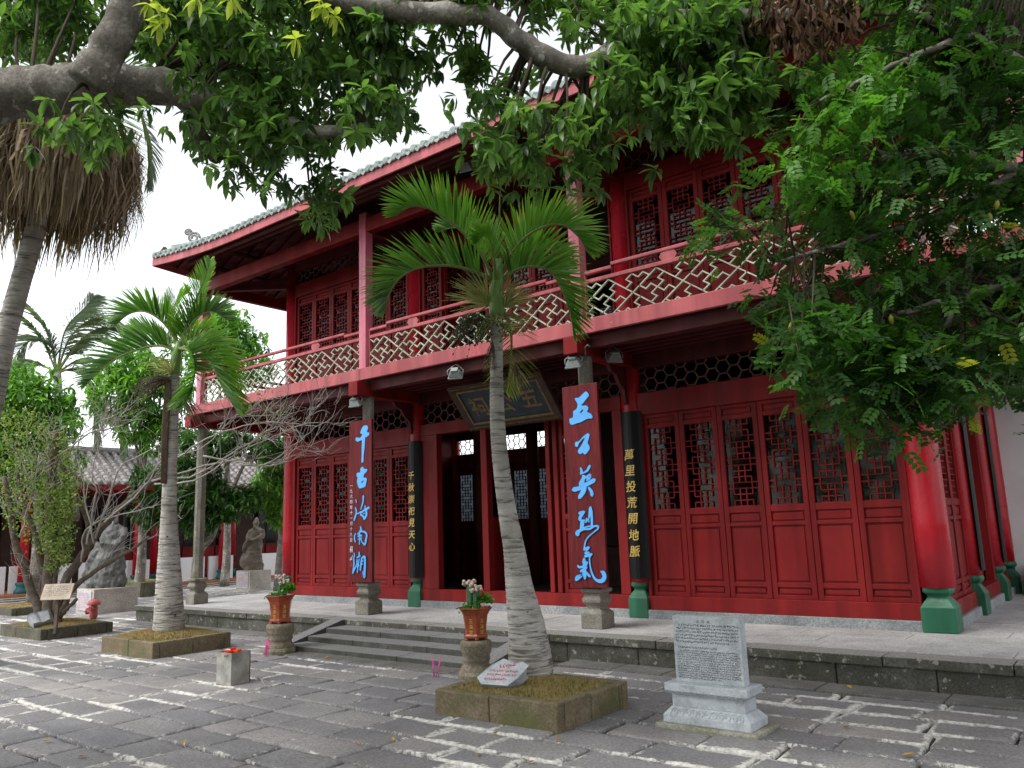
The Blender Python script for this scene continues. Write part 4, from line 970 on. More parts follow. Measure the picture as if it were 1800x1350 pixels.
def leaf_T(w=.32, droop=.25, fold=.08, k=2):
    """one lanceolate leaf along +x, unit length: 8 verts, 8 triangles"""
    rib = [(0, 0, 0), (.34, 0, -droop*.10), (.70, 0, -droop*.45), (1, 0, -droop)]
    L = [(.30, w*.46, fold-droop*.08), (.66, w*.44, fold-droop*.40)]; Rr = [(x, -y, z) for x, y, z in L]
    return np.array(rib+L+Rr), np.array([(0, 1, 4), (1, 5, 4), (1, 2, 5), (2, 3, 5), (0, 6, 1), (1, 6, 7), (1, 7, 2), (2, 7, 3)])
def frames(D, roll):
    """rows: rotation matrices whose x axis is D"""
    D = D/np.linalg.norm(D, axis=1, keepdims=True); up = np.tile([0, 0, 1.], (len(D), 1)); up[np.abs(D[:, 2]) > .95] = [1, 0, 0]
    S = np.cross(up, D); S /= np.linalg.norm(S, axis=1, keepdims=True); U = np.cross(D, S)
    c, s = np.cos(roll)[:, None], np.sin(roll)[:, None]; S2 = S*c+U*s; U2 = U*c-S*s
    return np.stack([D, S2, U2], 2)
def scatter(T, P, D, roll, size, tint):
    """instances of template T=(V,F) merged: returns V, F, tint"""
    V, F = T; R_ = frames(D, roll); W_ = np.einsum('nij,mj->nmi', R_, V)*size[:, None, None]+P[:, None, :]
    n, m = len(P), len(V); FF = (F[None]+(np.arange(n)*m)[:, None, None]).reshape(-1, F.shape[1])
    return W_.reshape(-1, 3), FF, np.repeat(tint, m)
def potted(p, s, label, tall, text):
    t_ = empty('potted_cactus', p, .30); tag(t_, label, 'potted plant', 'potted cacti on stone pedestals'); ORG[t_.name] = (0, 0, 0)
    b = MB(); h = .34*s
    b.lathe([(.135*s, .03), (.145*s, .035), (.145*s, .06), (.128*s, .07), (.132*s, .16*s), (.150*s, .27*s), (.185*s, .325*s), (.205*s, .34*s), (.205*s, .35*s), (.18*s, .352*s), (.15*s, .30*s)], (0, 0, 0), 6, False); b.build('pot', M['pot'], t_, bevel=.006)
    for k in range(6): MB().box(-.02, .02, -.02, .02, 0, .034, R=rz(k*PI/3)).build('pot_foot', M['pot'], t_) if False else MB().lathe([(.02, 0), (.024, .034)], (.118*s*math.cos(k*PI/3), .118*s*math.sin(k*PI/3), 0), 6).build('pot_foot', M['pot'], t_)
    for fk in (-2, -1):
        a = (fk+.5)*PI/3; g_ = MB()
        for k, ch in enumerate(text):
            z = .27*s-k*.058*s; rr_ = (.1325+.06*max(0, (z/s-.16))*1.0)*s*.866+.004
            put_glyph(g_, ch, (math.cos(a)*rr_, math.sin(a)*rr_, z), (-math.sin(a), math.cos(a), 0), (math.cos(a)*.1, math.sin(a)*.1, 1), .05*s, .002)
        g_.build('inscription', M['gold'], t_)
    MB().lathe([(.15*s, .3*s), (.15*s, .325*s)], (0, 0, 0), 6).build('soil', M['soil'], t_)
    for k, (dx, dy, hh, r_) in enumerate(tall):
        b = MB(); n = 40; zs = np.linspace(.3*s, .3*s+hh, 8); vs = []
        for z in zs:
            for q_ in range(n):
                a = 2*PI*q_/n; rr_ = r_*(.78+.22*abs(math.cos(a*2.5)))*(1 if z < zs[-1] else .6); vs.append((dx+rr_*math.cos(a), dy+rr_*math.sin(a), z))
        b.add(vs, [(i*n+q_, i*n+(q_+1) % n, (i+1)*n+(q_+1) % n, (i+1)*n+q_) for i in range(7) for q_ in range(n)]+[tuple(7*n+q_ for q_ in range(n))], True); st_ = b.build('cactus_stem', M['cactus'], t_)
        f_ = MB(); r2 = random.Random(k)
        for q_ in range(17):
            a = r2.uniform(0, 2*PI); rr_ = r_*r2.uniform(.1, 1.6); c = (dx+rr_*math.cos(a), dy+rr_*math.sin(a), zs[-1]+r2.uniform(-.01, .05)-rr_*.2); f_.lathe([(.004, -.02), (.018, -.012), (.022, 0), (.014, .014), (.003, .018)], c, 7)
        f_.build('crest', M['cactus_flower'], st_)
    n = 170; c = np.array((.10*s, .03, .40*s)); D = RNG.normal(0, 1, (n, 3)); D[:, 2] = np.abs(D[:, 2])*.9; D /= np.linalg.norm(D, axis=1, keepdims=True); P = c+D*RNG.uniform(.02, .085, (n, 1))
    V, F, tn = scatter(leaf_T(.7, .1, .05), P, D+RNG.normal(0, .3, (n, 3)), RNG.uniform(0, 6, n), RNG.uniform(.035, .065, n), RNG.uniform(.2, 1, n)); np_obj('leaf_clump', V, F, M['leaf_small'], t_, tn)
    n = 120; c = np.array((-.03, -.06*s, .34*s)); D = RNG.normal(0, 1, (n, 3)); D[:, 2] = np.abs(D[:, 2])*.8; P = c+RNG.normal(0, .06, (n, 3))*(1, 1, .4)
    V, F, tn = scatter(leaf_T(.4, .2, .05), P, D, RNG.uniform(0, 6, n), RNG.uniform(.03, .06, n), RNG.uniform(0, .7, n)); np_obj('leaf_clump', V, F, M['leaf_small'], t_, tn)
    return t_
potted((-.56, -3.30, .395), 1.0, 'brown glazed pot with a tall pink-crested cactus beside the central palm', [(-.04, .0, .30, .055), (.035, -.03, .24, .04)], '金玉滿堂')
potted((-4.22, -3.22, .395), 1.1, 'brown glazed pot with leafy cactus at the left foot of the steps', [(-.02, .03, .28, .045), (.04, .02, .22, .04)], '金玉滿堂')
# incense sticks
def incense(p, label, n, lean):
    t_ = empty('incense_sticks', p); tag(t_, label, 'incense', 'bundles of magenta incense sticks'); ORG[t_.name] = (0, 0, 0); r_ = random.Random(n)
    for k in range(n): MB().tube([(r_.uniform(-.03, .03), r_.uniform(-.02, .02), -.01), (r_.uniform(-.06, .06)+lean, r_.uniform(-.04, .04), r_.uniform(.19, .25))], .0042, 5).build('stick', M['pink'], t_)
incense((-4.12, -3.50, .0), 'magenta incense sticks leaning on the left stone pedestal', 7, .03); incense((-1.0, -3.49, .0), 'magenta incense sticks standing on the paving before the steps', 4, .02)
# sheet-metal offering tin
t_ = empty('offering_tin', (-2.80, -4.85, 0), .10); tag(t_, 'open square galvanised tin with red burning paper standing on the paving', 'tin'); ORG[t_.name] = (0, 0, 0); h = .125
for a in ((-h, h, -h, -h+.004), (-h, h, h-.004, h), (-h, -h+.004, -h+.004, h-.004), (h-.004, h, -h+.004, h-.004)): MB().box(*a, .005, .345).build('side', M['tin'], t_)
MB().box(-h, h, -h, h, 0, .005).build('bottom', M['rust'], t_)
for a, b_ in (((h, h), (h, h)),): MB().bar((h, h, .0), (h, h, .34), .008, .008).build('rusty_seam', M['rust'], t_)
MB().bar((h, -h, .0), (h, -h, .345), .007, .007).build('seam', M['tin'], t_)
MB().box(-h+.005, h-.005, -h+.005, h-.005, .22, .26).build('ash', M['soot'], t_)
b = MB(); r_ = random.Random(2)
for k in range(12):
    c = Vector((r_.uniform(-.05, .05), r_.uniform(-.06, .04), .29+r_.uniform(0, .07))); b.box(c.x-.03, c.x+.03, c.y-.002, c.y+.002, c.z-.035, c.z+.035, R=rz(r_.uniform(0, 3)) @ rx(r_.uniform(-.8, .8)))
b.build('burning_paper', M['ember'], t_)
b = MB(); b.tube([(.02, -h-.004, .325), (.03, -h-.02, .305), (.06, -h-.02, .305), (.07, -h-.004, .325)], .004, 5); b.build('handle', M['rust'], t_)
# fire hydrant
q = gz(164, 1088); t_ = empty('fire_hydrant', tuple(q)); tag(t_, 'squat faded red fire hydrant before the grey statue pedestal', 'fire hydrant'); ORG[t_.name] = (0, 0, 0); s = .43
MB().lathe([(.14*s, 0), (.14*s, .02), (.18*s, .04), (.18*s, .55*s), (.16*s, .62*s), (.15*s, .66*s)], (0, 0, 0), 18).build('barrel', M['hydrant'], t_)
MB().lathe([(.30*s, .66*s), (.31*s, .70*s), (.30*s, .78*s), (.22*s, .88*s), (.1*s, .93*s), (.06*s, .94*s), (.06*s, 1.0*s), (.03*s, 1.01*s)], (0, 0, 0), 20).build('bonnet', M['hydrant'], t_)
for a, l, r_, z in ((PI+.35, .42, .15, .36), (-.9, .30, .13, .52)):
    d = Vector((math.cos(a), math.sin(a), 0)); b = MB(); b.tube([d*.1*s+Vector((0, 0, z*s)), d*l*s*.8+Vector((0, 0, z*s)), d*l*s*.8+Vector((0, 0, z*s)), d*l*s+Vector((0, 0, z*s))], [r_*s*.8, r_*s*.8, r_*s, r_*s], 14, smooth=False); ol = b.build('outlet', M['hydrant'], t_)
    MB().tube([d*l*s+Vector((0, 0, z*s)), d*(l+.07)*s+Vector((0, 0, z*s))], [r_*s*.7, r_*s*.55], 6, smooth=False).build('cap', M['hydrant'], ol)
# a dropped stick and fallen leaves
a, c = gz(449, 1190), gz(468, 1210); tag(MB().tube([a+(0, 0, .012), (a+c)/2+(0, .01, .02), c+(0, 0, .012)], [.008, .007, .004], 5).build('stick', M['bare_twig'], org=tuple(a)), 'thin bare stick lying on the paving right of the offering tin', 'stick')
M['dead_leaf'] = leafmat('fallen_leaf', (.45, .32, .03), (.30, .13, .03), trans=.1, rough=.7)
for (px, py, z, lb) in ((75, 1303, 0, 'yellow fallen leaf near the left bottom edge of the paving'), (136, 1330, 0, 'ochre fallen leaf at the bottom left of the paving'), (320, 1308, 0, 'yellow fallen leaf on the paving below the left palm planter'), (632, 1309, 0, 'orange fallen leaf below the central paving, left one'), (692, 1302, 0, 'pale yellow fallen leaf below the central paving'), (865, 1289, 0, 'brown curled fallen leaf in front of the central planter'), (845, 1325, 0, 'yellow fallen leaf near the bottom edge below the central planter'), (978, 1303, 0, 'tan fallen leaf right of the central planter front corner'), (1482, 1277, 0, 'orange fallen leaf on the paving right of the granite stele'), (1497, 1210, .02, 'bright yellow fallen leaf on the apron below the terrace edge'), (1585, 1328, 0, 'ochre fallen leaf near the bottom right'), (570, 1158, 0, 'yellow-green fallen leaf at the foot of the lowest step'), (925, 1341, 0, 'tan fallen leaf at the bottom edge of the paving'), (1170, 1186, .02, 'yellow fallen leaf on the apron left of the granite stele')):
    p_ = gz(px, py, z+.012); V, F = leaf_T(.5, -.25, .12); s_ = random.uniform(.055, .085); th = random.uniform(0, 6); R_ = np.array(rz(th))
    o = np_obj('fallen_leaf', (V @ R_.T)*s_+p_, F, M['dead_leaf'], None, np.full(8, next((v_ for k_, v_ in (('orange', .5), ('ochre', .3), ('brown', .8), ('tan', .65), ('yellow', .02)) if k_ in lb), .1))); tag(o, lb, 'leaf', 'fallen leaves on the paving')
# ------------------------------------------------------------------ palms
def palm_bark(name, c1, c2, zs=16):
    m, t, p = nodes(name)
    a = ramp(t, nz(t, 6, 6, .65), [(.3, c1), (.7, c2)])
    ln = nz(t, 3.2, 5, .7, stretch=(1, 1, zs*.55), dist=.5)
    a = mixc(t, 1.0, a, ramp(t, ln, [(.38, (.34, .32, .30)), (.48, (1, 1, 1)), (.7, (1.2, 1.18, 1.15))]), 'MULTIPLY')
    hol = ramp(t, nz(t, 9, 4, .6, stretch=(1, 1, .8)), [(.70, (0, 0, 0)), (.725, (1, 1, 1))])
    a = mixc(t, hol, a, (.03, .025, .02))
    a = mixc(t, ramp(t, nz(t, 1.7, 5), [(.5, (0, 0, 0)), (.7, (.5, .5, .5))]), a, (.15, .14, .10))
    t.links.new(a, p.inputs['Base Color']); p.inputs['Roughness'].default_value = .9; p.inputs['Specular IOR Level'].default_value = .15
    bump(t, p, math_(t, 'SUBTRACT', ln, math_(t, 'MULTIPLY', hol, .8)), 1.0, .02); return m
M['palm_bark'] = palm_bark('palm_trunk_bark', (.35, .33, .305), (.54, .51, .475))
M['palm_leaf'] = leafmat('palm_leaflet', (.035, .105, .020), (.155, .33, .045), (.46, .40, .07), rough=.36, trans=.42, spec=.5)
M['palm_dry'] = leafmat('pale_hanging_frond', (.12, .17, .03), (.28, .30, .07), rough=.5, trans=.35)
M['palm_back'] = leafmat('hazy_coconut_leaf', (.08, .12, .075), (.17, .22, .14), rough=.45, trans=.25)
M['rachis'] = simple('palm_rachis', (.19, .25, .06), .45, .4, .2, 12); M['crownshaft'] = simple('green_crownshaft', (.17, .31, .08), .35, .45, .3, 5, .1, 20, stretch=(4, 4, .5))
M['flower_stalk'] = simple('palm_flower_stalk', (.42, .44, .15), .6, .3, .3, 14); M['dry_stalk'] = simple('dry_fruit_stalk', (.13, .095, .065), .8, .2, .3, 14); M['fruit'] = simple('small_green_fruit', (.06, .075, .035), .5, .4, .4, 25)
def palm_trunk(par, pts, rad, n=260, rings=True):
    P = smoothpath(pts, n); rr_ = np.interp(np.linspace(0, 1, n), np.linspace(0, 1, len(rad)), rad)
    b = MB(); r_ = random.Random(4); b.tube(P, [q*(1+(.045*(((i*.31+.35*math.sin(i*.13)) % 1)-.5)+r_.uniform(-.008, .008))) for i, q in enumerate(rr_)], 26); return b.build('trunk', M['palm_bark'], par)
def frond(par, pts, Lmax=.42, n=62, a=.8, bb=.42, mat='palm_leaf', w=.023, droop=.10, tw=0.0, name='frond', t0=.12, tlo=0.0, thi=.93, side=(1, -1), seed=0, rr=.016):
    r_ = np.random.default_rng(seed+17); P = smoothpath(pts, 70); m = len(P)
    Tt = np.gradient(P, axis=0); Tt /= np.linalg.norm(Tt, axis=1, keepdims=True)
    S = np.cross(Tt, [0, 0, 1.]); ln = np.linalg.norm(S, axis=1, keepdims=True)
    S = np.where(ln > .25, S/np.maximum(ln, 1e-6), np.nan)
    if np.isnan(S).any():
        ok = ~np.isnan(S[:, 0]); idx = np.arange(m); ref = S[ok][0] if ok.any() else np.array(_r)
        for i in idx[~ok]: S[i] = S[idx[ok][np.argmin(abs(idx[ok]-i))]] if ok.any() else ref
    S = S-Tt*np.sum(S*Tt, 1, keepdims=True); S /= np.linalg.norm(S, axis=1, keepdims=True); U = np.cross(S, Tt)
    V = []; F = []; tn = []
    for sgn in side:
        for k in range(n):
            t = t0+(1-t0)*(k+r_.uniform(-.3, .3))/n; t = min(max(t, 0), 1); i = min(int(t*(m-1)), m-1)
            prof = (.45+.55*math.sin(PI*min(1, .08+.95*t)))*(1 if t < .85 else 1-(t-.85)*3.0); L = Lmax*prof*r_.uniform(.9, 1.06)
            if L < .03: continue
            d = U[i]*(a*(1-.25*t)+r_.normal(0, .07))+S[i]*sgn*(bb+r_.normal(0, .08))+Tt[i]*(.42+.75*t+r_.normal(0, .05)); d /= np.linalg.norm(d)
            wv = np.cross(d, U[i]*.3+S[i]*sgn*.9); wv /= max(1e-6, np.linalg.norm(wv)); wv = wv*.9+Tt[i]*.2; wv /= np.linalg.norm(wv)
            o = len(V); g = np.array((0, 0, -1.))
            for s_, ww in ((0, .55), (.35, 1.0), (.72, .72)):
                c = P[i]+d*L*s_+g*droop*L*s_**2.2; V += [c-wv*w/2*ww, c+wv*w/2*ww]
            V.append(P[i]+d*L+g*droop*L)
            F += [(o, o+1, o+3), (o, o+3, o+2), (o+2, o+3, o+5), (o+2, o+5, o+4), (o+4, o+5, o+6)]
            q_ = min(.92, r_.uniform(tlo, thi)); tn += [q_]*5+[min(1, q_+.1)]+[.99 if r_.random() < .45 else q_]
    o = np_obj(name, V, F, M[mat], par, tn)
    b = MB(); rad = np.interp(np.linspace(0, 1, 24), [0, .15, 1], [rr*1.5, rr, rr*.25]); b.tube(smoothpath(pts, 24), rad, 6); b.build('rachis', M['rachis'], o if False else par) if False else None
    me = b.mesh('rachis', M['rachis'], ORG[par.name]); q = link('rachis', me, o)
    return o
def A_(lst, d): return [at(x, y, d+(z[0] if z else 0)) for x, y, *z in lst]
def spray(par, c, dirv, n, L, r0, mat, name, seed, sag=.5, spread=.8, fruit=0):
    """branched flower/fruit stalk: many thin drooping strands"""
    r_ = np.random.default_rng(seed); b = MB(); tips = []
    for k in range(n):
        d = np.array(dirv)+r_.normal(0, spread, 3)*np.array((1, 1, .7)); d /= np.linalg.norm(d); l = L*r_.uniform(.55, 1.1); pts = [np.array(c)]
        for s_ in (.33, .66, 1.0): pts.append(np.array(c)+d*l*s_+np.array((0, 0, -sag*l*s_**2))+r_.normal(0, .008, 3))
        b.tube(pts, [r0, r0*.8, r0*.6, r0*.3], 4, False); tips.append(pts)
    o = b.build(name, M[mat], par)
    if fruit:
        f_ = MB()
        for pts in tips:
            for s_ in range(fruit):
                q = pts[2]+(pts[3]-pts[2])*r_.random()+r_.normal(0, .008, 3); f_.lathe([(.003, -.010), (.0085, -.003), (.008, .004), (.002, .010)], q, 5)
        f_.build('fruit', M['fruit'], o)['kind'] = 'stuff'
    return o
# central palm
pc = empty('palm_tree', (.95, -4.15, .2)); tag(pc, 'arching feather palm with swollen ringed trunk in the central planter', 'palm tree', 'ringed-trunk palms in stone planters'); D0 = 7.62
palm_trunk(pc, A_([(933, 1200), (932, 1160), (925, 1100), (913, 1033), (904, 967), (892, 900), (881, 820), (875, 750), (873, 683), (873, 617), (874, 555)], D0), [.218, .210, .178, .132, .104, .088, .079, .073, .065, .059, .056])
b = MB(); b.tube(A_([(873, 556), (873, 545), (873, 515), (875, 485), (877, 455)], D0), [.066, .074, .070, .055, .035], 18); b.build('crownshaft', M['crownshaft'], pc)
for i, (pts, L, kw) in enumerate((
    ([(872, 500), (845, 445), (815, 410), (785, 385), (750, 365), (720, 364), (694, 380)], .50, dict(tlo=.35, a=1.0)),
    ([(868, 492), (830, 476), (790, 467), (740, 470), (705, 487), (685, 515), (677, 543)], .47, dict(tlo=.0, thi=.6, a=1.0)),
    ([(878, 490), (900, 445), (930, 412), (965, 396), (995, 398), (1018, 418), (1035, 446)], .46, dict(tlo=.4, a=1.0)),
    ([(878, 500), (905, 476), (940, 468), (970, 480), (990, 515), (1003, 555), (1009, 592)], .40, dict(tlo=.15, a=.9)),
    ([(880, 495), (915, 455, .25), (950, 437, .45), (985, 445, .6), (1005, 470, .7)], .34, dict(tlo=.1, thi=.7)),
    ([(865, 495), (850, 450, .3), (830, 415, .6), (800, 400, .85), (770, 408, 1.0)], .36, dict(tlo=.1, thi=.7)),
    ([(872, 500), (868, 455, -.2), (862, 425, -.45), (850, 415, -.7), (835, 430, -.95)], .30, dict(tlo=.4)),
    )): frond(pc, A_(pts, D0), L, seed=i, **kw)
frond(pc, A_([(884, 545), (897, 575, .1), (899, 620, .15), (895, 655, .18), (889, 690, .2)], D0), .36, 48, .15, .9, 'palm_dry', tlo=.2, side=(-1, 1), seed=9, t0=.05)
b = MB(); b.tube(A_([(876, 470), (877, 420), (878, 365), (879, 335)], D0), [.014, .012, .008, .003], 7); b.build('spear_leaf', M['rachis'], pc)
vr = np.array(_r)
spray(pc, at(862, 535, D0+.02), -vr*.8+np.array((0, 0, .75)), 120, .46, .0055, 'flower_stalk', 'flower_stalk', 1, .15, .55)
spray(pc, at(886, 540, D0+.02), vr*.55+np.array((0, 0, 1.0)), 90, .44, .0055, 'flower_stalk', 'flower_stalk', 2, .25, .5)
spray(pc, at(866, 560, D0-.08), -vr*.35+np.array((0, 0, .1)), 60, .20, .0045, 'flower_stalk', 'fruit_stalk', 3, 1.0, .5, 5)
spray(pc, at(850, 560, D0-.05), -vr*1.0+np.array((0, 0, .25)), 90, .30, .0040, 'dry_stalk', 'fruit_stalk', 4, .75, .45, 3)
spray(pc, at(866, 600, D0-.1), -vr*.25+np.array((0, 0, -1.0)), 40, .30, .003, 'dry_stalk', 'dry_fibre', 5, .2, .18)
spray(pc, at(884, 570, D0-.1), vr*.5+np.array((0, 0, -.3)), 10, .32, .006, 'flower_stalk', 'flower_stalk', 6, -.5, .2)
spray(pc, at(905, 640, D0-.08), vr*.3+np.array((0, 0, -1.)), 40, .26, .003, 'dry_stalk', 'dry_fibre', 7, .2, .3)
# left palm
pl = empty('palm_tree', (-6.2, -3.8, .22)); tag(pl, 'slimmer feather palm with grey trunk in the left planter', 'palm tree', 'ringed-trunk palms in stone planters'); D1 = 11.75
palm_trunk(pl, A_([(297, 1112), (297, 1090), (297, 1033), (297, 967), (297, 900), (299, 830), (303, 750), (306, 660)], D1), [.222, .214, .186, .146, .110, .094, .084, .078])
b = MB(); b.tube(A_([(306, 668), (307, 650), (310, 625), (315, 600)], D1), [.07, .08, .07, .04], 14); b.build('crownshaft', M['crownshaft'], pl)
for i, (pts, L, kw) in enumerate((
    ([(315, 612), (298, 580), (275, 557), (250, 547), (225, 553), (203, 572)], .52, dict(tlo=0, thi=.75)),
    ([(310, 618), (285, 608), (250, 612), (205, 630), (172, 655), (150, 678)], .56, dict(tlo=0, thi=.45)),
    ([(316, 612), (328, 570), (345, 525), (360, 490), (371, 455)], .40, dict(tlo=.5, a=.4, bb=.7, thi=.95)),
    ([(316, 612), (328, 582), (350, 556), (375, 548), (398, 562)], .50, dict(tlo=0, thi=.6)),
    ([(316, 612), (345, 612, -.2), (372, 640, -.4), (392, 683, -.5), (420, 728, -.6)], .55, dict(tlo=.2)),
    ([(314, 612), (333, 618, -.4), (342, 650, -.7), (335, 690, -.9), (320, 715, -.9)], .48, dict(tlo=0, thi=.7)),
    ([(316, 610), (340, 590, .3), (370, 600, .6), (400, 640, .8), (415, 690, .9)], .50, dict(tlo=.3)),
    ([(312, 608), (305, 560, .3), (310, 530, .6), (330, 515, .9)], .42, dict(tlo=.1)),
    ([(311, 620), (270, 590, .4), (240, 590, .8), (205, 620, 1.1)], .46, dict(tlo=.1, thi=.7)))): frond(pl, A_(pts, D1), L, seed=30+i, rr=.02, w=.028, **kw)
spray(pl, at(303, 655, D1-.1), -vr*.6+np.array((0, 0, .8)), 70, .50, .006, 'flower_stalk', 'flower_stalk', 11, .25, .5)
spray(pl, at(300, 668, D1-.1), -vr*1.0+np.array((0, 0, .2)), 90, .58, .0055, 'dry_stalk', 'fruit_stalk', 12, .55, .35, 3)
spray(pl, at(314, 690, D1-.1), vr*.6+np.array((0, 0, -.5)), 50, .50, .005, 'dry_stalk', 'dry_fibre', 13, .6, .35)
b = MB()
for k in range(5): b.tube(A_([(292+k*1.5, 672), (287+k*1.5, 760), (284+k*2, 850)], D1-.1), [.02, .03, .012], 6)
b.build('dead_sheath', M['dry_stalk'], pl)
# tall palm with a skirt of dead fronds
D2 = 9.6; base = gz(-105, 1150); psk = empty('skirted_palm', tuple(base)); tag(psk, 'tall leaning palm with a thick skirt of dead brown fronds at the left edge', 'palm tree')
palm_trunk(psk, [base+(0, 0, -.05)]+A_([(-60, 900), (-18, 720), (8, 600), (35, 500), (60, 410), (90, 250), (105, 150)], D2), [.22, .16, .13, .117, .112, .11, .105, .10])
M['dead_frond'] = leafmat('dead_palm_frond', (.13, .09, .06), (.46, .35, .25), rough=.8, trans=.15, spec=.15)
n = 5200; ang = RNG.uniform(0, 2*PI, n); top = at(110, 215, D2); rad0 = RNG.uniform(.1, .55, n); hang = RNG.uniform(.55, 1.45, n)*RNG.uniform(.75, 1, n)
P0 = top+np.stack([np.cos(ang)*rad0*1.25, np.sin(ang)*rad0*1.25, RNG.uniform(-.25, .25, n)-rad0*.35], 1)
out = np.stack([np.cos(ang), np.sin(ang), np.zeros(n)], 1); lean = np.array((-.12, -.05, 0))
V = np.zeros((n, 4, 2, 3)); wv = np.cross(out, [0, 0, 1.]); wd = RNG.uniform(.006, .018, n)
for j, (s_, o_) in enumerate(((0, 0), (.3, .22), (.65, .30), (1.0, .26))):
    c = P0+out*(o_*RNG.uniform(.6, 1.4, n))[:, None]+lean*s_+np.array((0, 0, -1.))*(hang*s_)[:, None]+RNG.normal(0, .025, (n, 3))
    k = (wd*(1, 1.1, .8, .15)[j])[:, None]; V[:, j, 0] = c-wv*k; V[:, j, 1] = c+wv*k
F = np.concatenate([np.array([(2*j, 2*j+1, 2*j+3, 2*j+2)]) for j in range(3)]); FF = (F[None]+(np.arange(n)*8)[:, None, None]).reshape(-1, 4)
o = np_obj('dead_skirt', V.reshape(-1, 3), FF, M['dead_frond'], psk, np.repeat(np.clip(RNG.normal(.4, .3, n), 0, .92), 8)); o['kind'] = 'stuff'
for i in range(7):
    a = i*2*PI/7+.4; c0 = at(108, 140, D2); frond(psk, [c0, c0+(math.cos(a)*.6, math.sin(a)*.6, .35), c0+(math.cos(a)*1.3, math.sin(a)*1.3, .15), c0+(math.cos(a)*1.8, math.sin(a)*1.8, -.45)], .55, 50, .5, .8, seed=60+i, thi=.6)
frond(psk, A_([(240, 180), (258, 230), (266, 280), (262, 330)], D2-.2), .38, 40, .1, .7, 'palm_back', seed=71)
# coconut palm far behind
pk = empty('coconut_palm', tuple(gz(150, 1022))); tag(pk, 'hazy coconut palm rising behind the left palm', 'palm tree'); D3 = 27.0
palm_trunk(pk, [gz(150, 1022)]+A_([(130, 900), (110, 780), (100, 655)], D3), [.22, .17, .15, .13], 40)
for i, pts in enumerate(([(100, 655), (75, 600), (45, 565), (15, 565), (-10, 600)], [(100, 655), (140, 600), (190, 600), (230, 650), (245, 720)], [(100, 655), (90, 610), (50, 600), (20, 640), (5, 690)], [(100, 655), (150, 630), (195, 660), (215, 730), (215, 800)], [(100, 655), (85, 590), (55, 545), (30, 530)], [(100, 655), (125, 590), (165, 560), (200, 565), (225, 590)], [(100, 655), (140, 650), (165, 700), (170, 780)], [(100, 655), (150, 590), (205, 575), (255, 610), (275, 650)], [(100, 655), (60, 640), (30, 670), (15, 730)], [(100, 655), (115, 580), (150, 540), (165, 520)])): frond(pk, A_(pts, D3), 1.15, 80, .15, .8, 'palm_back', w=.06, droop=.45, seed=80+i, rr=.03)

# ------------------------------------------------------------------ leafy trees
M['leaf_over'] = leafmat('dark_glossy_leaf', (.046, .092, .036), (.14, .25, .065), (.36, .40, .08), rough=.33, trans=.46, spec=.55)
M['leaf_fruit'] = leafmat('star_fruit_leaf', (.020, .054, .016), (.10, .25, .035), (.30, .30, .03), rough=.48, trans=.36, spec=.3)
M['leaf_bg'] = leafmat('bright_mango_leaf', (.045, .13, .02), (.17, .36, .05), rough=.35, trans=.3)
M['leaf_bgd'] = leafmat('dark_mango_leaf', (.018, .055, .014), (.06, .15, .03), rough=.35, trans=.3)
M['leaf_olive'] = leafmat('olive_small_leaf', (.04, .105, .02), (.21, .26, .05), rough=.5, trans=.3)
M['leaf_dead'] = leafmat('dead_brown_leaf', (.045, .026, .016), (.15, .085, .05), rough=.8, trans=.15, spec=.1)
def inpoly(x, y, poly):
    c = False; j = len(poly)-1
    for i in range(len(poly)):
        (xi, yi), (xj, yj) = poly[i], poly[j]
        if (yi > y) != (yj > y) and x < (xj-xi)*(y-yi)/(yj-yi)+xi: c = not c
        j = i
    return c
def nodes_in(poly, n, d0, d1, r_):
    xs = [p_[0] for p_ in poly]; ys = [p_[1] for p_ in poly]; out = []
    while len(out) < n:
        x, y = r_.uniform(min(xs), max(xs)), r_.uniform(min(ys), max(ys))
        if inpoly(x, y, poly): out.append(at(x, y, r_.uniform(d0, d1)))
    return out
def rosettes(C_, axis, k, L, seed, spread=.9, sag=.35, T=None, tint=(0, .9)):
    """k leaves round each growing tip"""
    r_ = np.random.default_rng(seed); n = len(C_); A = axis/np.linalg.norm(axis, axis=1, keepdims=True)
    X = np.cross(A, r_.normal(0, 1, (n, 3))); X /= np.linalg.norm(X, axis=1, keepdims=True); Y = np.cross(A, X)
    a = (np.arange(k)[None]*2*PI/k*1.05+r_.uniform(-.35, .35, (n, k))); f = r_.uniform(.15, .7, (n, k))
    D = A[:, None]*f[..., None]+(X[:, None]*np.cos(a)[..., None]+Y[:, None]*np.sin(a)[..., None])*spread+np.array((0, 0, -sag)); P = C_[:, None]-A[:, None]*(r_.uniform(0, .06, (n, k)))[..., None]
    D = D.reshape(-1, 3); P = P.reshape(-1, 3); s = L*r_.uniform(.6, 1.15, n*k)
    tn = np.clip(np.repeat(r_.uniform(tint[0], tint[1], n), k)+r_.normal(0, .1, n*k), 0, .92)
    return scatter(T or leaf_T(.34, .22, .06), P, D, r_.uniform(-.5, .5, n*k), s, tn)
def twigs(b, nds, limbs, r0, r1, r_, sag=.12):
    LP = np.array(limbs)
    for q in nds:
        d = np.linalg.norm(LP-q, axis=1); i = int(np.argmin(d+r_.uniform(0, .25, len(LP)) if hasattr(r_, 'normal') else d)); a = LP[i]; L = d[i]
        m_ = (a+q)/2+np.array((0, 0, sag*L))+np.random.default_rng(i).normal(0, .04*L, 3); b.tube(smoothpath([a, m_, q], 6), np.linspace(r0*(.6+.5*min(L, 2)), r1, 6), 5, False)
rp = random.Random(21)
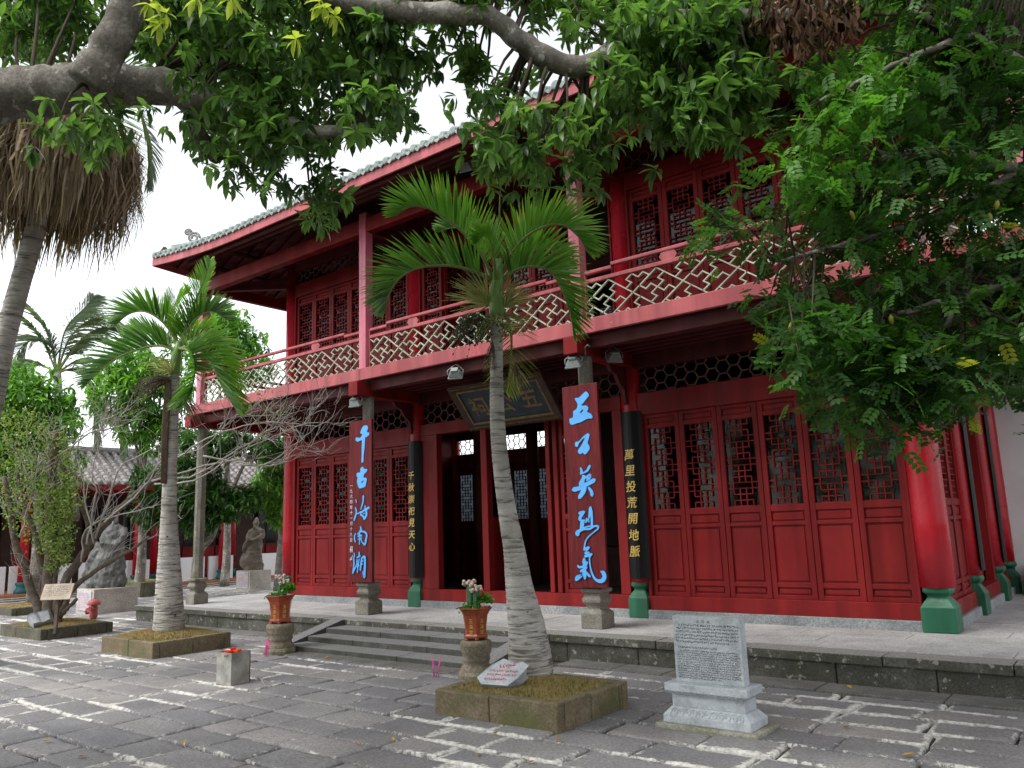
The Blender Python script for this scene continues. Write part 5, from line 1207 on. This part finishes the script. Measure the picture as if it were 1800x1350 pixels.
# big overhanging tree
D4 = 5.6; tb = at(-620, 900, D4); tb[2] = 0
big = empty('overhanging_tree', tuple(tb)); tag(big, 'large dark-leaved tree with pale heavy limbs overhanging the top of the picture', 'tree')
limb1 = A_([(-420, 330), (-200, 225), (0, 170), (100, 158), (190, 150), (300, 155), (390, 195), (470, 215), (560, 232), (650, 225)], D4)
limb1b = A_([(150, 150), (185, 95), (225, 20), (262, -40), (330, -80), (470, -60), (600, 0), (700, 18), (800, 22), (870, 35), (930, 85), (1000, 116), (1050, 106), (1100, 65), (1170, 35), (1260, 25), (1400, 25), (1520, -10)], D4-.3)
limb2 = A_([(320, 160), (350, 235), (380, 280)], D4); limb3 = A_([(-300, 280), (-150, 100), (20, -60), (150, -200)], D4+1.2)
trunk = [tuple(tb), tuple(tb+(0.05, 0, 1.2)), tuple(at(-560, 480, D4)), limb1[0]]
b = MB(); b.tube(smoothpath(trunk, 16), np.linspace(.42, .27, 16), 20); b.build('trunk', M['bark'], big)
def limb(pts, rad, n, name='limb'):
    P = smoothpath(pts, n); rr_ = np.interp(np.linspace(0, 1, n), np.linspace(0, 1, len(rad)), rad); r2 = np.random.default_rng(n)
    b = MB(); b.tube(P+r2.normal(0, .006, P.shape), rr_*(1+r2.normal(0, .035, n)), 18); b.build(name, M['bark'], big); return list(P)
LPs = limb(limb1, [.27, .21, .175, .165, .155, .12, .10, .075, .05, .035], 60)
LPs += limb(limb1b, [.13, .12, .11, .10, .09, .08, .075, .07, .068, .066, .072, .072, .064, .052, .048, .044, .04, .03], 90); LPs += limb(limb2, [.06, .05, .045], 14); LPs += limb(limb3, [.16, .13, .10, .06], 20)
zones = [([(-200, -220), (1050, -220), (900, -20), (740, 20), (640, 110), (560, 180), (420, 170), (300, 130), (160, 50), (0, 110), (-200, 110)], 160, 5.2, 8.5, 9),
         ([(190, 20), (760, -20), (730, 40), (640, 120), (430, 165), (260, 130)], 78, 5.3, 8.0, 9), ([(-60, -40), (150, -20), (120, 60), (0, 90)], 34, 6.0, 8.0, 10), ([(760, -30), (1350, -30), (1350, 50), (1060, 70), (980, 20), (820, 0)], 40, 5.2, 7.2, 9),
         ([(10, 200), (240, 190), (200, 255), (60, 250)], 6, 5.0, 6.0, 5), ([(310, 200), (600, 200), (680, 160), (650, 215), (560, 240), (470, 270), (400, 270), (340, 240)], 32, 5.2, 6.8, 7),
         ([(430, 270), (475, 270), (470, 320), (435, 315)], 4, 5.3, 6.0, 6), ([(500, 345), (600, 330), (605, 350), (565, 385)], 4, 5.5, 6.0, 5), ([(620, 110), (720, 60), (750, 110), (740, 150), (690, 200)], 12, 5.3, 6.8, 6),
         ([(790, 80), (920, 110), (1000, 130), (980, 200), (880, 215), (830, 170)], 9, 5.2, 6.4, 5), ([(840, 240), (1000, 200), (1060, 230), (1020, 300), (930, 320), (870, 290)], 16, 5.0, 6.2, 6),
         ([(1040, 100), (1340, 80), (1350, 130), (1310, 190), (1200, 200), (1080, 175)], 42, 5.0, 6.6, 9), ([(1030, 30), (1350, 20), (1350, 90), (1060, 80)], 26, 5.0, 6.6, 8), ([(1005, 290), (1050, 270), (1045, 320)], 3, 5.2, 5.8, 5),
         ([(1120, 205), (1310, 190), (1290, 235), (1150, 240)], 8, 5.0, 6.0, 6), ([(800, -60), (1700, -160), (1600, -20), (1300, 10), (1000, 20)], 45, 5.2, 7.5, 8)]
RC = []; allnodes = []
for poly, n, d0, d1, k in zones:
    nd = nodes_in(poly, n, d0, d1, rp); allnodes += nd
    for q in nd: RC.append(q+RNG.normal(0, .10, (k+3, 3)))
RC = np.concatenate(RC); ax = RNG.normal(0, 1, RC.shape)+np.array((0, 0, -.35))
dd = (RC-CP) @ _f; inv = np.argsort(dd); sx_ = 900+1404*((RC-CP) @ _r)/dd; sy_ = 675-1404*((RC-CP) @ _u)/dd
vis = [i for i in inv if 0 < sx_[i] < 1800 and 0 < sy_[i] < 420][:260]; vs_ = set(vis); rest_i = [i for i in range(len(RC)) if i not in vs_]
V, F, tn = rosettes(RC[rest_i], ax[rest_i], 8, .122, 5); o = np_obj('foliage', V, F, M['leaf_over'], big, tn, True); o['kind'] = 'stuff'
for j, i in enumerate(vis):
    V, F, tn = rosettes(RC[i:i+1], ax[i:i+1], 8, .128, 100+j, tint=(.1, .9)); np_obj('leaf_spray', V, F, M['leaf_over'], big, tn, True)
for j, (x, y) in enumerate(((262, 8), (290, 25), (345, 0), (405, 0), (520, 70), (570, 15), (588, 30), (280, 45), (560, 5))):   # young yellow-green shoots
    V, F, tn = rosettes(np.array([at(x, y, 4.6)]), np.array([[.2, -.2, -.3]]), 7, .11, 400+j); np_obj('leaf_spray', V, F, M['leaf_over'], big, np.full(len(V), .985), True)
# unseen crown added over and behind the viewer to shade the facade
n = 2600; v = RNG.normal(0, 1, (n, 3)); v /= np.linalg.norm(v, axis=1, keepdims=True); v *= RNG.uniform(.35, 1, (n, 1))**.5
OC = np.array((3.0, -16.0, 5.4))+v*np.array((11.0, 6.0, 4.2)); OC = OC[OC[:, 2] > 1.9]
dz = (OC-CP) @ _f; px_ = 900+1404*((OC-CP) @ _r)/np.where(dz > .05, dz, 1); py_ = 675-1404*((OC-CP) @ _u)/np.where(dz > .05, dz, 1)
OC = OC[~((dz > .05) & (px_ > -250) & (px_ < 2050) & (py_ > -200)) & (np.linalg.norm(OC-CP, axis=1) > 2.0)]
V, F, tn = rosettes(OC, RNG.normal(0, 1, OC.shape), 8, .34, 77); o = np_obj('added_shade_foliage', V, F, M['leaf_over'], big, tn, True); o['kind'] = 'stuff'
b = MB()
for e in ((-1, -13, 5.5), (3, -15, 6.5), (7, -17, 6.0), (1, -19, 6.5), (9, -14, 6.5)): b.tube(smoothpath([limb1[0], (np.array(limb1[0])+e)/2+(0, 0, 1.0), e], 12), np.linspace(.2, .05, 12), 10)
b.build('limb', M['bark'], big)  # unseen limbs added to carry the shading foliage
b = MB(); twigs(b, allnodes, LPs, .016, .005, RNG); o = b.build('twigs', M['twig'], big); o['kind'] = 'stuff'
# clump of dead leaves caught on the limb
q = at(1410, 70, 4.9); dcl = empty('dead_leaf_clump', tuple(q)); tag(dcl, 'clump of dead brown hanging leaves under the top right limb', 'dead leaves')
nd = np.array(nodes_in([(1330, -60), (1500, -60), (1515, 20), (1500, 80), (1485, 60), (1455, 130), (1440, 90), (1405, 140), (1390, 80), (1350, 95), (1345, 40), (1315, 50)], 620, 4.8, 5.5, rp)); D = RNG.normal(0, .35, nd.shape)+np.array((0, 0, -1.))
V, F, tn = scatter(leaf_T(.25, .1, .15), nd, D, RNG.uniform(0, 6, len(nd)), RNG.uniform(.05, .13, len(nd)), RNG.uniform(0, .7, len(nd))); o = np_obj('hanging_leaves', V, F, M['leaf_dead'], dcl, tn); o['kind'] = 'stuff'
# star-fruit tree on the right
tb = gz(2230, 1320); sf = empty('star_fruit_tree', tuple(tb)); tag(sf, 'star-fruit tree with fine dark feathery foliage filling the right side', 'tree'); D5 = 4.9
s1 = [tb+(0, 0, -.05), at(2200, 900, 4.6), at(2120, 500, 4.7), at(2000, 330, 4.8)]; b = MB(); b.tube(smoothpath(s1, 16), np.linspace(.16, .09, 16), 14); b.build('trunk', M['bark'], sf); SP = list(smoothpath(s1, 16))
for pts, r0 in (([(2000, 330), (1800, 300), (1660, 270), (1600, 270), (1545, 280)], .05), ([(2060, 420), (1850, 480), (1700, 520), (1560, 560)], .045), ([(2000, 330), (1850, 150), (1700, 60), (1600, 20)], .045), ([(1600, 270), (1560, 300), (1530, 330)], .02), ([(1700, 520), (1620, 620), (1560, 690)], .025), ([(1800, 300), (1640, 380), (1480, 430), (1360, 460)], .03), ([(1700, 60), (1560, 120), (1440, 180)], .025)):
    P = smoothpath(A_(pts, D5), 20); b = MB(); b.tube(P+RNG.normal(0, .008, P.shape), np.linspace(r0, r0*.35, 20), 8); b.build('branch', M['bark'], sf); SP += list(P)
def pinnate(k=4, w=.58):
    V, F = leaf_T(w, .15, .05); Vs, Fs = [], []; o = 0
    for i in range(2*k+1):
        if i == 2*k: p_, a, L = (1.0, 0, 0), 0, .30
        else:
            s_ = 1 if i % 2 else -1; t = .22+.72*(i//2)/(k-1); p_, a, L = (t, 0, -.12*t*t), s_*.95, .40*(1-.25*abs(t-.5))
        R_ = np.array(rz(a)); Vs.append((V*L) @ R_.T+np.array(p_)); Fs.append(F+o); o += len(V)
    return np.concatenate(Vs), np.concatenate(Fs)
PIN = pinnate()
zn = [([(1430, 130), (1500, 90), (1570, 30), (1570, -150), (1980, -150), (1980, 610), (1780, 630), (1640, 650), (1560, 620), (1480, 580), (1400, 540), (1380, 480), (1410, 410), (1370, 360), (1370, 300), (1400, 220)], 400, 4.5, 6.6, 10),
      ([(1330, 520), (1500, 560), (1700, 600), (1800, 640), (1700, 705), (1640, 725), (1560, 690), (1460, 690), (1400, 640)], 85, 4.4, 5.8, 10), ([(1500, 640), (1640, 640), (1620, 740), (1560, 765), (1505, 750)], 16, 4.4, 5.0, 8), ([(1210, 390), (1350, 350), (1400, 400), (1330, 420), (1230, 415)], 7, 4.6, 5.2, 6), ([(1560, -120), (1900, -120), (1900, 200), (1600, 160)], 40, 5.0, 7.0, 9), ([(1780, 560), (1960, 560), (1960, 740), (1800, 700)], 12, 4.4, 5.6, 9)]
PC = []; nds = []
for poly, n, d0, d1, k in zn:
    nd = nodes_in(poly, n, d0, d1, rp); nds += nd
    for q in nd: PC.append(q+RNG.normal(0, .095, (k+4, 3)))
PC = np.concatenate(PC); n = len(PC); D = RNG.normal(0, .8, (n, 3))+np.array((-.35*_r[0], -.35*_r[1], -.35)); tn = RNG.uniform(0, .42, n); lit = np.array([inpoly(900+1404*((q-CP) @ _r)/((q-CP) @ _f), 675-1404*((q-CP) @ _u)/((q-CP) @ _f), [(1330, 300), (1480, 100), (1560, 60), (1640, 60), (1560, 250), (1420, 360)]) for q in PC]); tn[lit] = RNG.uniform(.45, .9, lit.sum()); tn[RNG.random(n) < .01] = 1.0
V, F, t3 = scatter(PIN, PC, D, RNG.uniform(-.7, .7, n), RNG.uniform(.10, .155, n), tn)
dd = (PC-CP) @ _f; sx_ = 900+1404*((PC-CP) @ _r)/dd; sy_ = 675-1404*((PC-CP) @ _u)/dd; m_ = len(PIN[0]); fm = len(PIN[1])
near = [i for i in np.argsort(dd) if 1200 < sx_[i] < 1800 and 0 < sy_[i] < 780][:280]; keep = np.ones(n, bool); keep[near] = False
idx = np.where(keep)[0]; Vr = V.reshape(n, m_, 3); tr_ = t3.reshape(n, m_)
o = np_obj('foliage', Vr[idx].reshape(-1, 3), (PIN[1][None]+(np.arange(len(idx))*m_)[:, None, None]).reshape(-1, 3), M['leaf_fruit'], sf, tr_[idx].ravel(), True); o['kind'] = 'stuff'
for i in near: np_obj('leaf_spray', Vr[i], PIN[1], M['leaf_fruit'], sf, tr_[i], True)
b = MB(); twigs(b, nds, SP, .010, .003, RNG); o = b.build('twigs', M['twig'], sf); o['kind'] = 'stuff'
M['star_fruit'] = simple('ripening_star_fruit', (.28, .23, .03), .4, .4, .35, 20)
fm_ = MB(); ring = []
for k in range(10): a = PI*k/5; ring.append((math.cos(a)*(1 if k % 2 == 0 else .5), math.sin(a)*(1 if k % 2 == 0 else .5)))
zz_ = [(-.05, .1), (-.035, .7), (0, 1), (.03, .75), (.05, .1)]; fm_.add([(x*.015*s_, y*.015*s_, z*.6) for z, s_ in zz_ for x, y in ring], [(i*10+k, i*10+(k+1) % 10, (i+1)*10+(k+1) % 10, (i+1)*10+k) for i in range(4) for k in range(10)], True)
fme = fm_.mesh('fruit', M['star_fruit'])
for x, y in ((1612, 138), (1752, 360), (1740, 382), (1498, 378), (1567, 562), (1390, 575)): link('fruit', fme, sf, loc=tuple(at(x, y, 4.55)-np.array(ORG[sf.name]))).rotation_euler = (rp.uniform(-.3, .3), rp.uniform(-.3, .3), rp.uniform(0, 3))

# ------------------------------------------------------------------ gnarled shrub with bare twigs
q = gz(85, 1098, .17); sh = empty('gnarled_shrub', tuple(q)); tag(sh, 'gnarled many-stemmed shrub with bare grey twigs and olive leaves in the low dark planter', 'shrub'); D6 = 14.0; tips = []
def branch(pts, r0, r1, mat='shrub_bark', n=14, name='stem'):
    P = smoothpath(pts, n); P = P+np.random.default_rng(len(tips)).normal(0, .012, P.shape); b = MB(); b.tube(P, np.linspace(r0, r1, n), 8); b.build(name, M[mat], sh); return P
stems = []
for pts, r0, r1 in (([(88, 1100), (85, 1040), (92, 960), (88, 880), (95, 800), (98, 760)], .13, .06), ([(78, 1100), (60, 1050), (45, 1000), (28, 960), (20, 900), (8, 840)], .09, .045), ([(95, 1095), (110, 1030), (140, 985), (165, 945), (200, 905), (262, 850), (300, 835)], .09, .035), ([(98, 1095), (125, 1040), (165, 1005), (225, 970), (262, 945)], .06, .02), ([(90, 1080), (75, 1000), (62, 940), (40, 880), (30, 820)], .07, .03), ([(150, 965), (155, 915), (135, 880), (105, 850), (85, 800)], .05, .03), ([(96, 805), (120, 830), (150, 850), (178, 870)], .04, .02), ([(100, 1095), (112, 1075), (135, 1055)], .06, .03), ([(90, 1095), (100, 1000), (118, 930), (125, 880)], .06, .03)):
    stems.append(branch(A_(pts, D6), r0, r1))
arms = []
for pts in ([(165, 945), (185, 860), (215, 790), (262, 755), (330, 735), (370, 725)], [(262, 850), (340, 820), (420, 800), (500, 765), (540, 742)], [(262, 850), (330, 835), (420, 795), (470, 740), (505, 715)], [(200, 905), (250, 850), (290, 810), (350, 760), (420, 755), (470, 765)], [(150, 960), (170, 880), (180, 810), (172, 760)], [(165, 945), (150, 860), (160, 790), (190, 740)], [(95, 800), (125, 770), (165, 755), (215, 745)], [(290, 840), (380, 815), (450, 800), (520, 775), (565, 745)], [(140, 985), (170, 930), (230, 900), (265, 865)], [(28, 960), (60, 900), (75, 850), (70, 800)], [(350, 820), (430, 790), (480, 770), (520, 730)], [(300, 790), (380, 770), (450, 745), (520, 750)], [(430, 800), (480, 800), (530, 790), (560, 765)]):
    arms.append(branch([p_+RNG.normal(0, .12, 3) for p_ in A_(pts, D6-.3)], .017, .006, 'bare_twig', 18, 'bare_branch'))
b = MB(); r_ = np.random.default_rng(8)
def sub(P, lev, L):
    for k in range(7 if lev == 0 else 4):
        i = r_.integers(len(P)//4, len(P)); d = P[min(i, len(P)-1)]-P[max(i-2, 0)]; d = d/max(1e-6, np.linalg.norm(d))+r_.normal(0, .55, 3)+np.array((0, 0, .25)); d /= np.linalg.norm(d); a = P[min(i, len(P)-1)]; l = L*r_.uniform(.5, 1.1)
        Q = smoothpath([a, a+d*l*.5+r_.normal(0, .05, 3), a+d*l+r_.normal(0, .08, 3)+np.array((0, 0, .05))], 7); b.tube(Q, np.linspace(.008 if lev == 0 else .005, .0025, 7), 4, False)
        if lev < 1: sub(Q, lev+1, L*.6)
        else: tips.append(Q[-1])
for P in arms: sub(P, 0, .75)
for P in stems[:6]: sub(P, 0, .8)
o = b.build('twigs', M['bare_twig'], sh); o['kind'] = 'stuff'
lp = np.array(nodes_in([(0, 720), (60, 720), (130, 780), (150, 870), (120, 960), (90, 1010), (60, 960), (20, 930), (0, 900)], 1700, 13.4, 14.8, rp)+nodes_in([(80, 860), (125, 850), (120, 990), (85, 1010)], 800, 13.6, 14.2, rp)+nodes_in([(370, 690), (480, 680), (530, 730), (460, 770)], 40, 13.4, 14., rp)); n = len(lp)
lp = np.repeat(lp, 2, 0)+RNG.normal(0, .05, (2*n, 3)); n *= 2
V, F, tn = scatter(leaf_T(.5, .1, .08), lp, RNG.normal(0, 1, (n, 3)), RNG.uniform(0, 6, n), RNG.uniform(.04, .075, n), RNG.uniform(0, .92, n)); o = np_obj('foliage', V, F, M['leaf_olive'], sh, tn); o['kind'] = 'stuff'

# ------------------------------------------------------------------ background trees
def bg_tree(cx, cy, d, blobs, n, L, mat, label, name='broadleaf_tree', gx=None, tint=(0, .9)):
    base = at(gx or cx, 1000, d); base[2] = 0; t_ = empty(name, tuple(base)); tag(t_, label, 'tree', 'leafy trees behind the courtyard')
    c = at(cx, cy, d); b = MB(); b.tube(smoothpath([base, base+(0.1, 0, 1.2), (base+c)/2+(0, .1, .2), c], 12), np.linspace(.16, .05, 12), 9)
    C_ = []
    for (bx, by, br) in blobs:
        q = at(bx, by, d); R_ = br*d/1404; m = int(n*br*br/sum(z[2]**2 for z in blobs)); v = RNG.normal(0, 1, (m, 3)); v /= np.linalg.norm(v, axis=1, keepdims=True); v *= (R_*RNG.uniform(.45, 1, (m, 1))**.5)*(1+.22*np.sin(v[:, :1]*9+v[:, 2:]*7)); C_.append(q+v*(1, 1, .95)); b.tube(smoothpath([(base+c)/2+(0, .1, .2), (c+q)/2, q], 8), np.linspace(.06, .02, 8), 6)
    b.build('trunk', M['bark'], t_)
    C_ = np.concatenate(C_); V, F, tn = rosettes(C_, RNG.normal(0, 1, C_.shape)+np.array((.2, -.5, .35)), 7, L, int(cx)+3, .9, .3, leaf_T(.30, .28, .06), tint); o = np_obj('crown', V, F, M[mat], t_, tn, True); o['kind'] = 'stuff'; return t_
bg_tree(60, 730, 20.0, [(60, 705, 60), (15, 690, 55), (100, 745, 45), (40, 800, 60), (0, 770, 55), (95, 830, 45)], 950, .27, 'leaf_bg', 'bright green bushy tree at the left edge behind the shrub')
bg_tree(245, 700, 23.0, [(245, 650, 52), (205, 690, 50), (285, 690, 55), (240, 740, 45), (285, 760, 40)], 800, .27, 'leaf_bg', 'bright green broadleaf tree directly behind the left palm')
bg_tree(395, 630, 26.0, [(395, 610, 62), (440, 640, 42), (360, 600, 55), (400, 580, 45)], 700, .27, 'leaf_bg', 'rounded green tree under the left roof corner behind the gallery')
bg_tree(395, 850, 21.5, [(350, 790, 45), (345, 850, 45), (355, 900, 40), (395, 885, 34), (432, 875, 26), (320, 890, 35), (470, 770, 40), (410, 770, 28), (265, 850, 32), (270, 900, 30)], 1250, .24, 'leaf_bgd', 'dark dense tree between the left corner pillar and the robed statue', gx=345)
bg_tree(490, 830, 22.5, [(490, 800, 36), (480, 860, 40), (495, 900, 26)], 420, .24, 'leaf_bg', 'bright green sapling against the left red corner column')
# ------------------------------------------------------------------ covered corridor across the yard
ca, cb = at(0, 1035, 23.5), at(490, 1024, 29.5); ca[2] = cb[2] = 0; cd = cb-ca; cang = math.atan2(cd[1], cd[0])
cor = empty('covered_corridor', tuple(ca), cang); tag(cor, 'long low corridor with red columns, white parapet and grey tiled roof behind the trees', 'corridor'); ORG[cor.name] = (0, 0, 0)
def lx(px, d_=0.0):
    """distance along the corridor front at survey direction px"""
    r_ = at(px, 1000, 1)-CP; cdn = cd/np.linalg.norm(cd); A = np.array([[r_[0], -cdn[0]], [r_[1], -cdn[1]]]); return float(np.linalg.solve(A, (ca-CP)[:2])[1])
x0, x1 = lx(-160), lx(560)
MB().box(x0, x1, -.6, 2.6, -.05, .13).build('floor', M['orange_floor'], cor); MB().box(x0, x1, -1.1, -.6, -.05, .06).build('kerb', M['terrace_face'], cor, bevel=.01); MB().box(x0, x1, -1.6, -1.1, -.05, .03).build('kerb', M['step'], cor, bevel=.01)
MB().box(x0, x1, 2.2, 2.4, .13, 3.5).build('rear_wall', M['dark'], cor)
cols = [lx(p_) for p_ in (-110, 40, 240, 390, 540)]
for x in cols:
    o = MB().lathe([(.13, .45), (.125, 3.3)], (x, 0, 0), 16).build('column', M['red_column'], cor); MB().lathe([(.2, .13), (.21, .2), (.15, .28), (.14, .34), (.18, .40), (.17, .45), (.13, .46)], (x, 0, 0), 14).build('column_base', M['teal_base'], o)
    o = MB().lathe([(.11, .4), (.11, 3.3)], (x+1.1, 1.6, 0), 12).build('column', M['red_column'], cor); MB().lathe([(.16, .13), (.13, .3), (.14, .4)], (x+1.1, 1.6, 0), 12).build('column_base', M['teal_base'], o)
for p0, p1 in ((-60, 13), (20, 62), (95, 130), (143, 182), (226, 266), (316, 363), (371, 413), (455, 505)):
    MB().box(lx(p0), lx(p1), 0.16, .30, .13, .93).build('parapet', M['white_panel'], cor, bevel=.01)
for a, b_ in zip(cols[:-1], cols[1:]):
    MB().box(a+.12, b_-.12, -.06, .06, 3.05, 3.3).build('beam', M['red_wall'], cor, bevel=.01)
    n = 6; w = (b_-a-.3)/n
    for k in range(n):
        xx = a+.15+w*k
        if k in (2, 3): continue
        MB().box(xx+.03, xx+w-.03, 2.14, 2.198, .2, 1.25).build('wall_panel', M['red_wall'], cor, bevel=.01)
        MB().box(xx+.06, xx+w-.06, 2.16, 2.198, 1.3, 2.7).build('window_panel', M['glass'], cor)
ze, zr, ye, yr = 3.35, 4.55, -.75, 1.6
b = MB(); b.add([(x0, ye, ze), (x1, ye, ze), (x1, yr, zr), (x0, yr, zr), (x1, 4.0, ze), (x0, 4.0, ze)], [(0, 1, 2, 3), (3, 2, 4, 5)]); b.build('roof_deck', M['roof_grey'], cor)
MB().box(x0, x1, ye-.02, ye+.03, ze-.18, ze-.02).build('fascia_board', M['red_wall'], cor)
rm = MB(); L = math.hypot(yr-ye, zr-ze)
for j in range(10):
    t0_, t1_ = j/10, (j+1.08)/10; rm.tube([(0, ye-.05+(yr-ye)*t0_, ze+.035+(zr-ze)*t0_), (0, ye-.05+(yr-ye)*t1_, ze+.02+(zr-ze)*t1_)], .075, 8)
rme = rm.mesh('tile_row', M['roof_grey'])
for x in np.arange(x0+.15, x1, .26): link('tile_row', rme, cor, loc=(float(x), 0, 0))
MB().tube([(x0, yr, zr+.08), (x1, yr, zr+.08)], .14, 10).build('ridge', M['roof_grey'], cor)
c2 = copy_tree(cor); c2.location = (24.0, -20.5, 0); c2.rotation_euler = (0, 0, PI*.97); c2.scale = (1.7, 1.15, 1.15)  # added copy, out of view: blocks low sky and darkens pane reflections
tag(c2, 'unseen corridor copy added behind the viewer to darken the window reflections', 'corridor')
# ------------------------------------------------------------------ statues
tx1 = bpy.data.textures.new('rock_relief', 'CLOUDS'); tx1.noise_scale = .22; tx1.noise_depth = 2
tx2 = bpy.data.textures.new('rock_chips', 'CLOUDS'); tx2.noise_scale = .07; tx2.noise_depth = 2
def statue(pos, rotz_, mat, label, body, extra, disp, cat='statue', sz=1.0):
    """carved figure: lofted body, head and arms fused into one skin"""
    t_ = empty('stone_statue', pos, rotz_); t_.scale = (sz, sz, 1); tag(t_, label, cat, 'stone statues on pedestals'); ORG[t_.name] = (0, 0, 0)
    b = MB(); n = 24; vs = []
    for z, cx, cy, rx_, ry_ in body:
        for k in range(n):
            a = 2*PI*k/n; w = 1+.05*math.sin(a*5+z*6)*(1 if z < 1.0 else .3); vs.append((cx+rx_*w*math.cos(a), cy+ry_*w*math.sin(a), z))
    m = len(body); b.add(vs, [(i*n+k, i*n+(k+1) % n, (i+1)*n+(k+1) % n, (i+1)*n+k) for i in range(m-1) for k in range(n)]+[tuple(range(n))[::-1], tuple((m-1)*n+k for k in range(n))], True)
    for pts, rad in extra: b.tube(smoothpath(pts, 12), np.interp(np.linspace(0, 1, 12), np.linspace(0, 1, len(rad)), rad), 12)
    o = b.build('figure', mat, t_, fix=True)
    r_ = o.modifiers.new('fuse', 'REMESH'); r_.mode = 'VOXEL'; r_.voxel_size = .022; r_.use_smooth_shade = True
    vg = o.vertex_groups.new(name='rough'); 
    d = o.modifiers.new('chips', 'DISPLACE'); d.texture = tx2; d.strength = disp*.7; d.mid_level = .5; d.texture_coords = 'LOCAL'
    d = o.modifiers.new('relief', 'DISPLACE'); d.texture = tx1; d.strength = disp*1.5; d.mid_level = .5; d.texture_coords = 'LOCAL'
    return t_
def face(z, s=1.0, y=-.02, x=0.0):
    """head, nose, brow, ears, beard and topknot as short fused strokes; the face looks to -y"""
    return [([(x, y+.01, z-.14*s), (x, y, z-.05*s), (x, y, z+.04*s), (x, y+.01, z+.10*s)], [.05*s, .085*s, .092*s, .05*s]), ([(x, y-.085*s, z+.03*s), (x, y-.105*s, z-.02*s), (x, y-.09*s, z-.04*s)], [.012*s, .022*s, .014*s]),
            ([(x-.05*s, y-.08*s, z+.035*s), (x, y-.088*s, z+.04*s), (x+.05*s, y-.08*s, z+.035*s)], [.012*s, .014*s, .012*s]), ([(x, y-.075*s, z-.08*s), (x, y-.085*s, z-.16*s), (x, y-.07*s, z-.24*s)], [.05*s, .045*s, .012*s]),
            ([(x, y+.03*s, z+.10*s), (x, y+.04*s, z+.15*s), (x, y+.04*s, z+.19*s)], [.06*s, .05*s, .025*s]), ([(x-.09*s, y+.01, z), (x-.095*s, y+.01, z+.03*s)], [.02*s, .02*s]), ([(x+.09*s, y+.01, z), (x+.095*s, y+.01, z+.03*s)], [.02*s, .02*s])]
# robed scholar by the red column (faces the viewer's left front)
body = [(0, .0, 0, .28, .24), (.12, -.05, 0, .33, .25), (.30, -.09, -.02, .34, .25), (.5, -.05, 0, .28, .22), (.72, .01, 0, .22, .18), (.92, .05, 0, .19, .16), (1.08, .06, 0, .20, .15), (1.2, .06, 0, .19, .13), (1.26, .06, 0, .10, .08)]
hands = [([(.22, 0, 1.18), (.26, -.06, 1.0), (.16, -.2, .90), (.0, -.24, .90)], [.075, .085, .07, .05]), ([(-.10, 0, 1.18), (-.16, -.06, 1.0), (-.10, -.2, .93), (.0, -.24, .93)], [.075, .085, .07, .05]), ([(-.10, -.2, .9), (-.2, -.2, .72), (-.28, -.16, .55)], [.07, .06, .03])]
statue((-15.85, 4.15, .58), .55, M['statue_brown'], 'brown stone statue of a robed standing figure beside the left red corner column', body, hands+[(([(.06, 0, 1.2), (.05, -.01, 1.3)]), [.06, .06])]+face(1.37, 1.0, -.03, .05), .05)
body = [(0, -.1, 0, .50, .34), (.10, -.1, 0, .56, .36), (.35, -.06, 0, .52, .34), (.6, .0, 0, .42, .30), (.85, .06, 0, .34, .26), (1.05, .10, 0, .29, .22), (1.25, .12, 0, .27, .19), (1.38, .12, 0, .22, .15), (1.43, .12, 0, .1, .09)]
arm = [([(.36, 0, 1.32), (.40, -.08, 1.1), (.28, -.24, .98), (.1, -.30, 1.0)], [.09, .10, .08, .05]), ([(-.10, 0, 1.32), (-.18, -.08, 1.1), (-.1, -.22, 1.0), (.1, -.28, 1.02)], [.09, .10, .08, .05]), ([(-.25, .05, .95), (-.5, .05, .5), (-.58, .02, .1)], [.16, .22, .2])]
statue((-13.55, -1.22, .54), .62, M['statue_grey'], 'large grey rough-hewn stone statue behind the bare shrub', body, arm+[([(.12, 0, 1.4), (.12, -.01, 1.5)], [.07, .07])]+face(1.56, 1.05, -.03, .12), .08, sz=.82)
def ped(c, sx_, sy_, h, label, foot=0):
    t_ = empty('statue_pedestal', (c[0], c[1], 0)); tag(t_, label, 'pedestal', 'statue pedestals'); x, y = c
    MB().box(x-sx_, x+sx_, y-sy_, y+sy_, -.03, h).build('block', M['pedestal'], t_, bevel=.01)
    if foot: MB().box(x-sx_-foot, x+sx_+foot, y-sy_-foot, y+sy_+foot, -.03, .035).build('foot', M['pedestal'], t_, bevel=.01)
    MB().box(x-sx_*.78, x+sx_*.78, y-sy_-.02, y-sy_+.001, .08, h-.04).build('tablet', M['granite'], t_, bevel=.004); b = MB(); marks(b, (x, y-sy_-.0205, 0), (1, 0, 0), (0, 0, 1), sx_*1.35, [(h-.10-.038*k, .028, 0, 1) for k in range(int((h-.2)/.038))], 3); b.build('lettering', M['ink_red'], t_)
ped((-15.85, 4.15), .36, .36, .585, 'beige stone pedestal with tablet under the brown robed statue', .10); ped((-13.55, -1.22), .42, .50, .545, 'beige stone pedestal behind the fire hydrant')
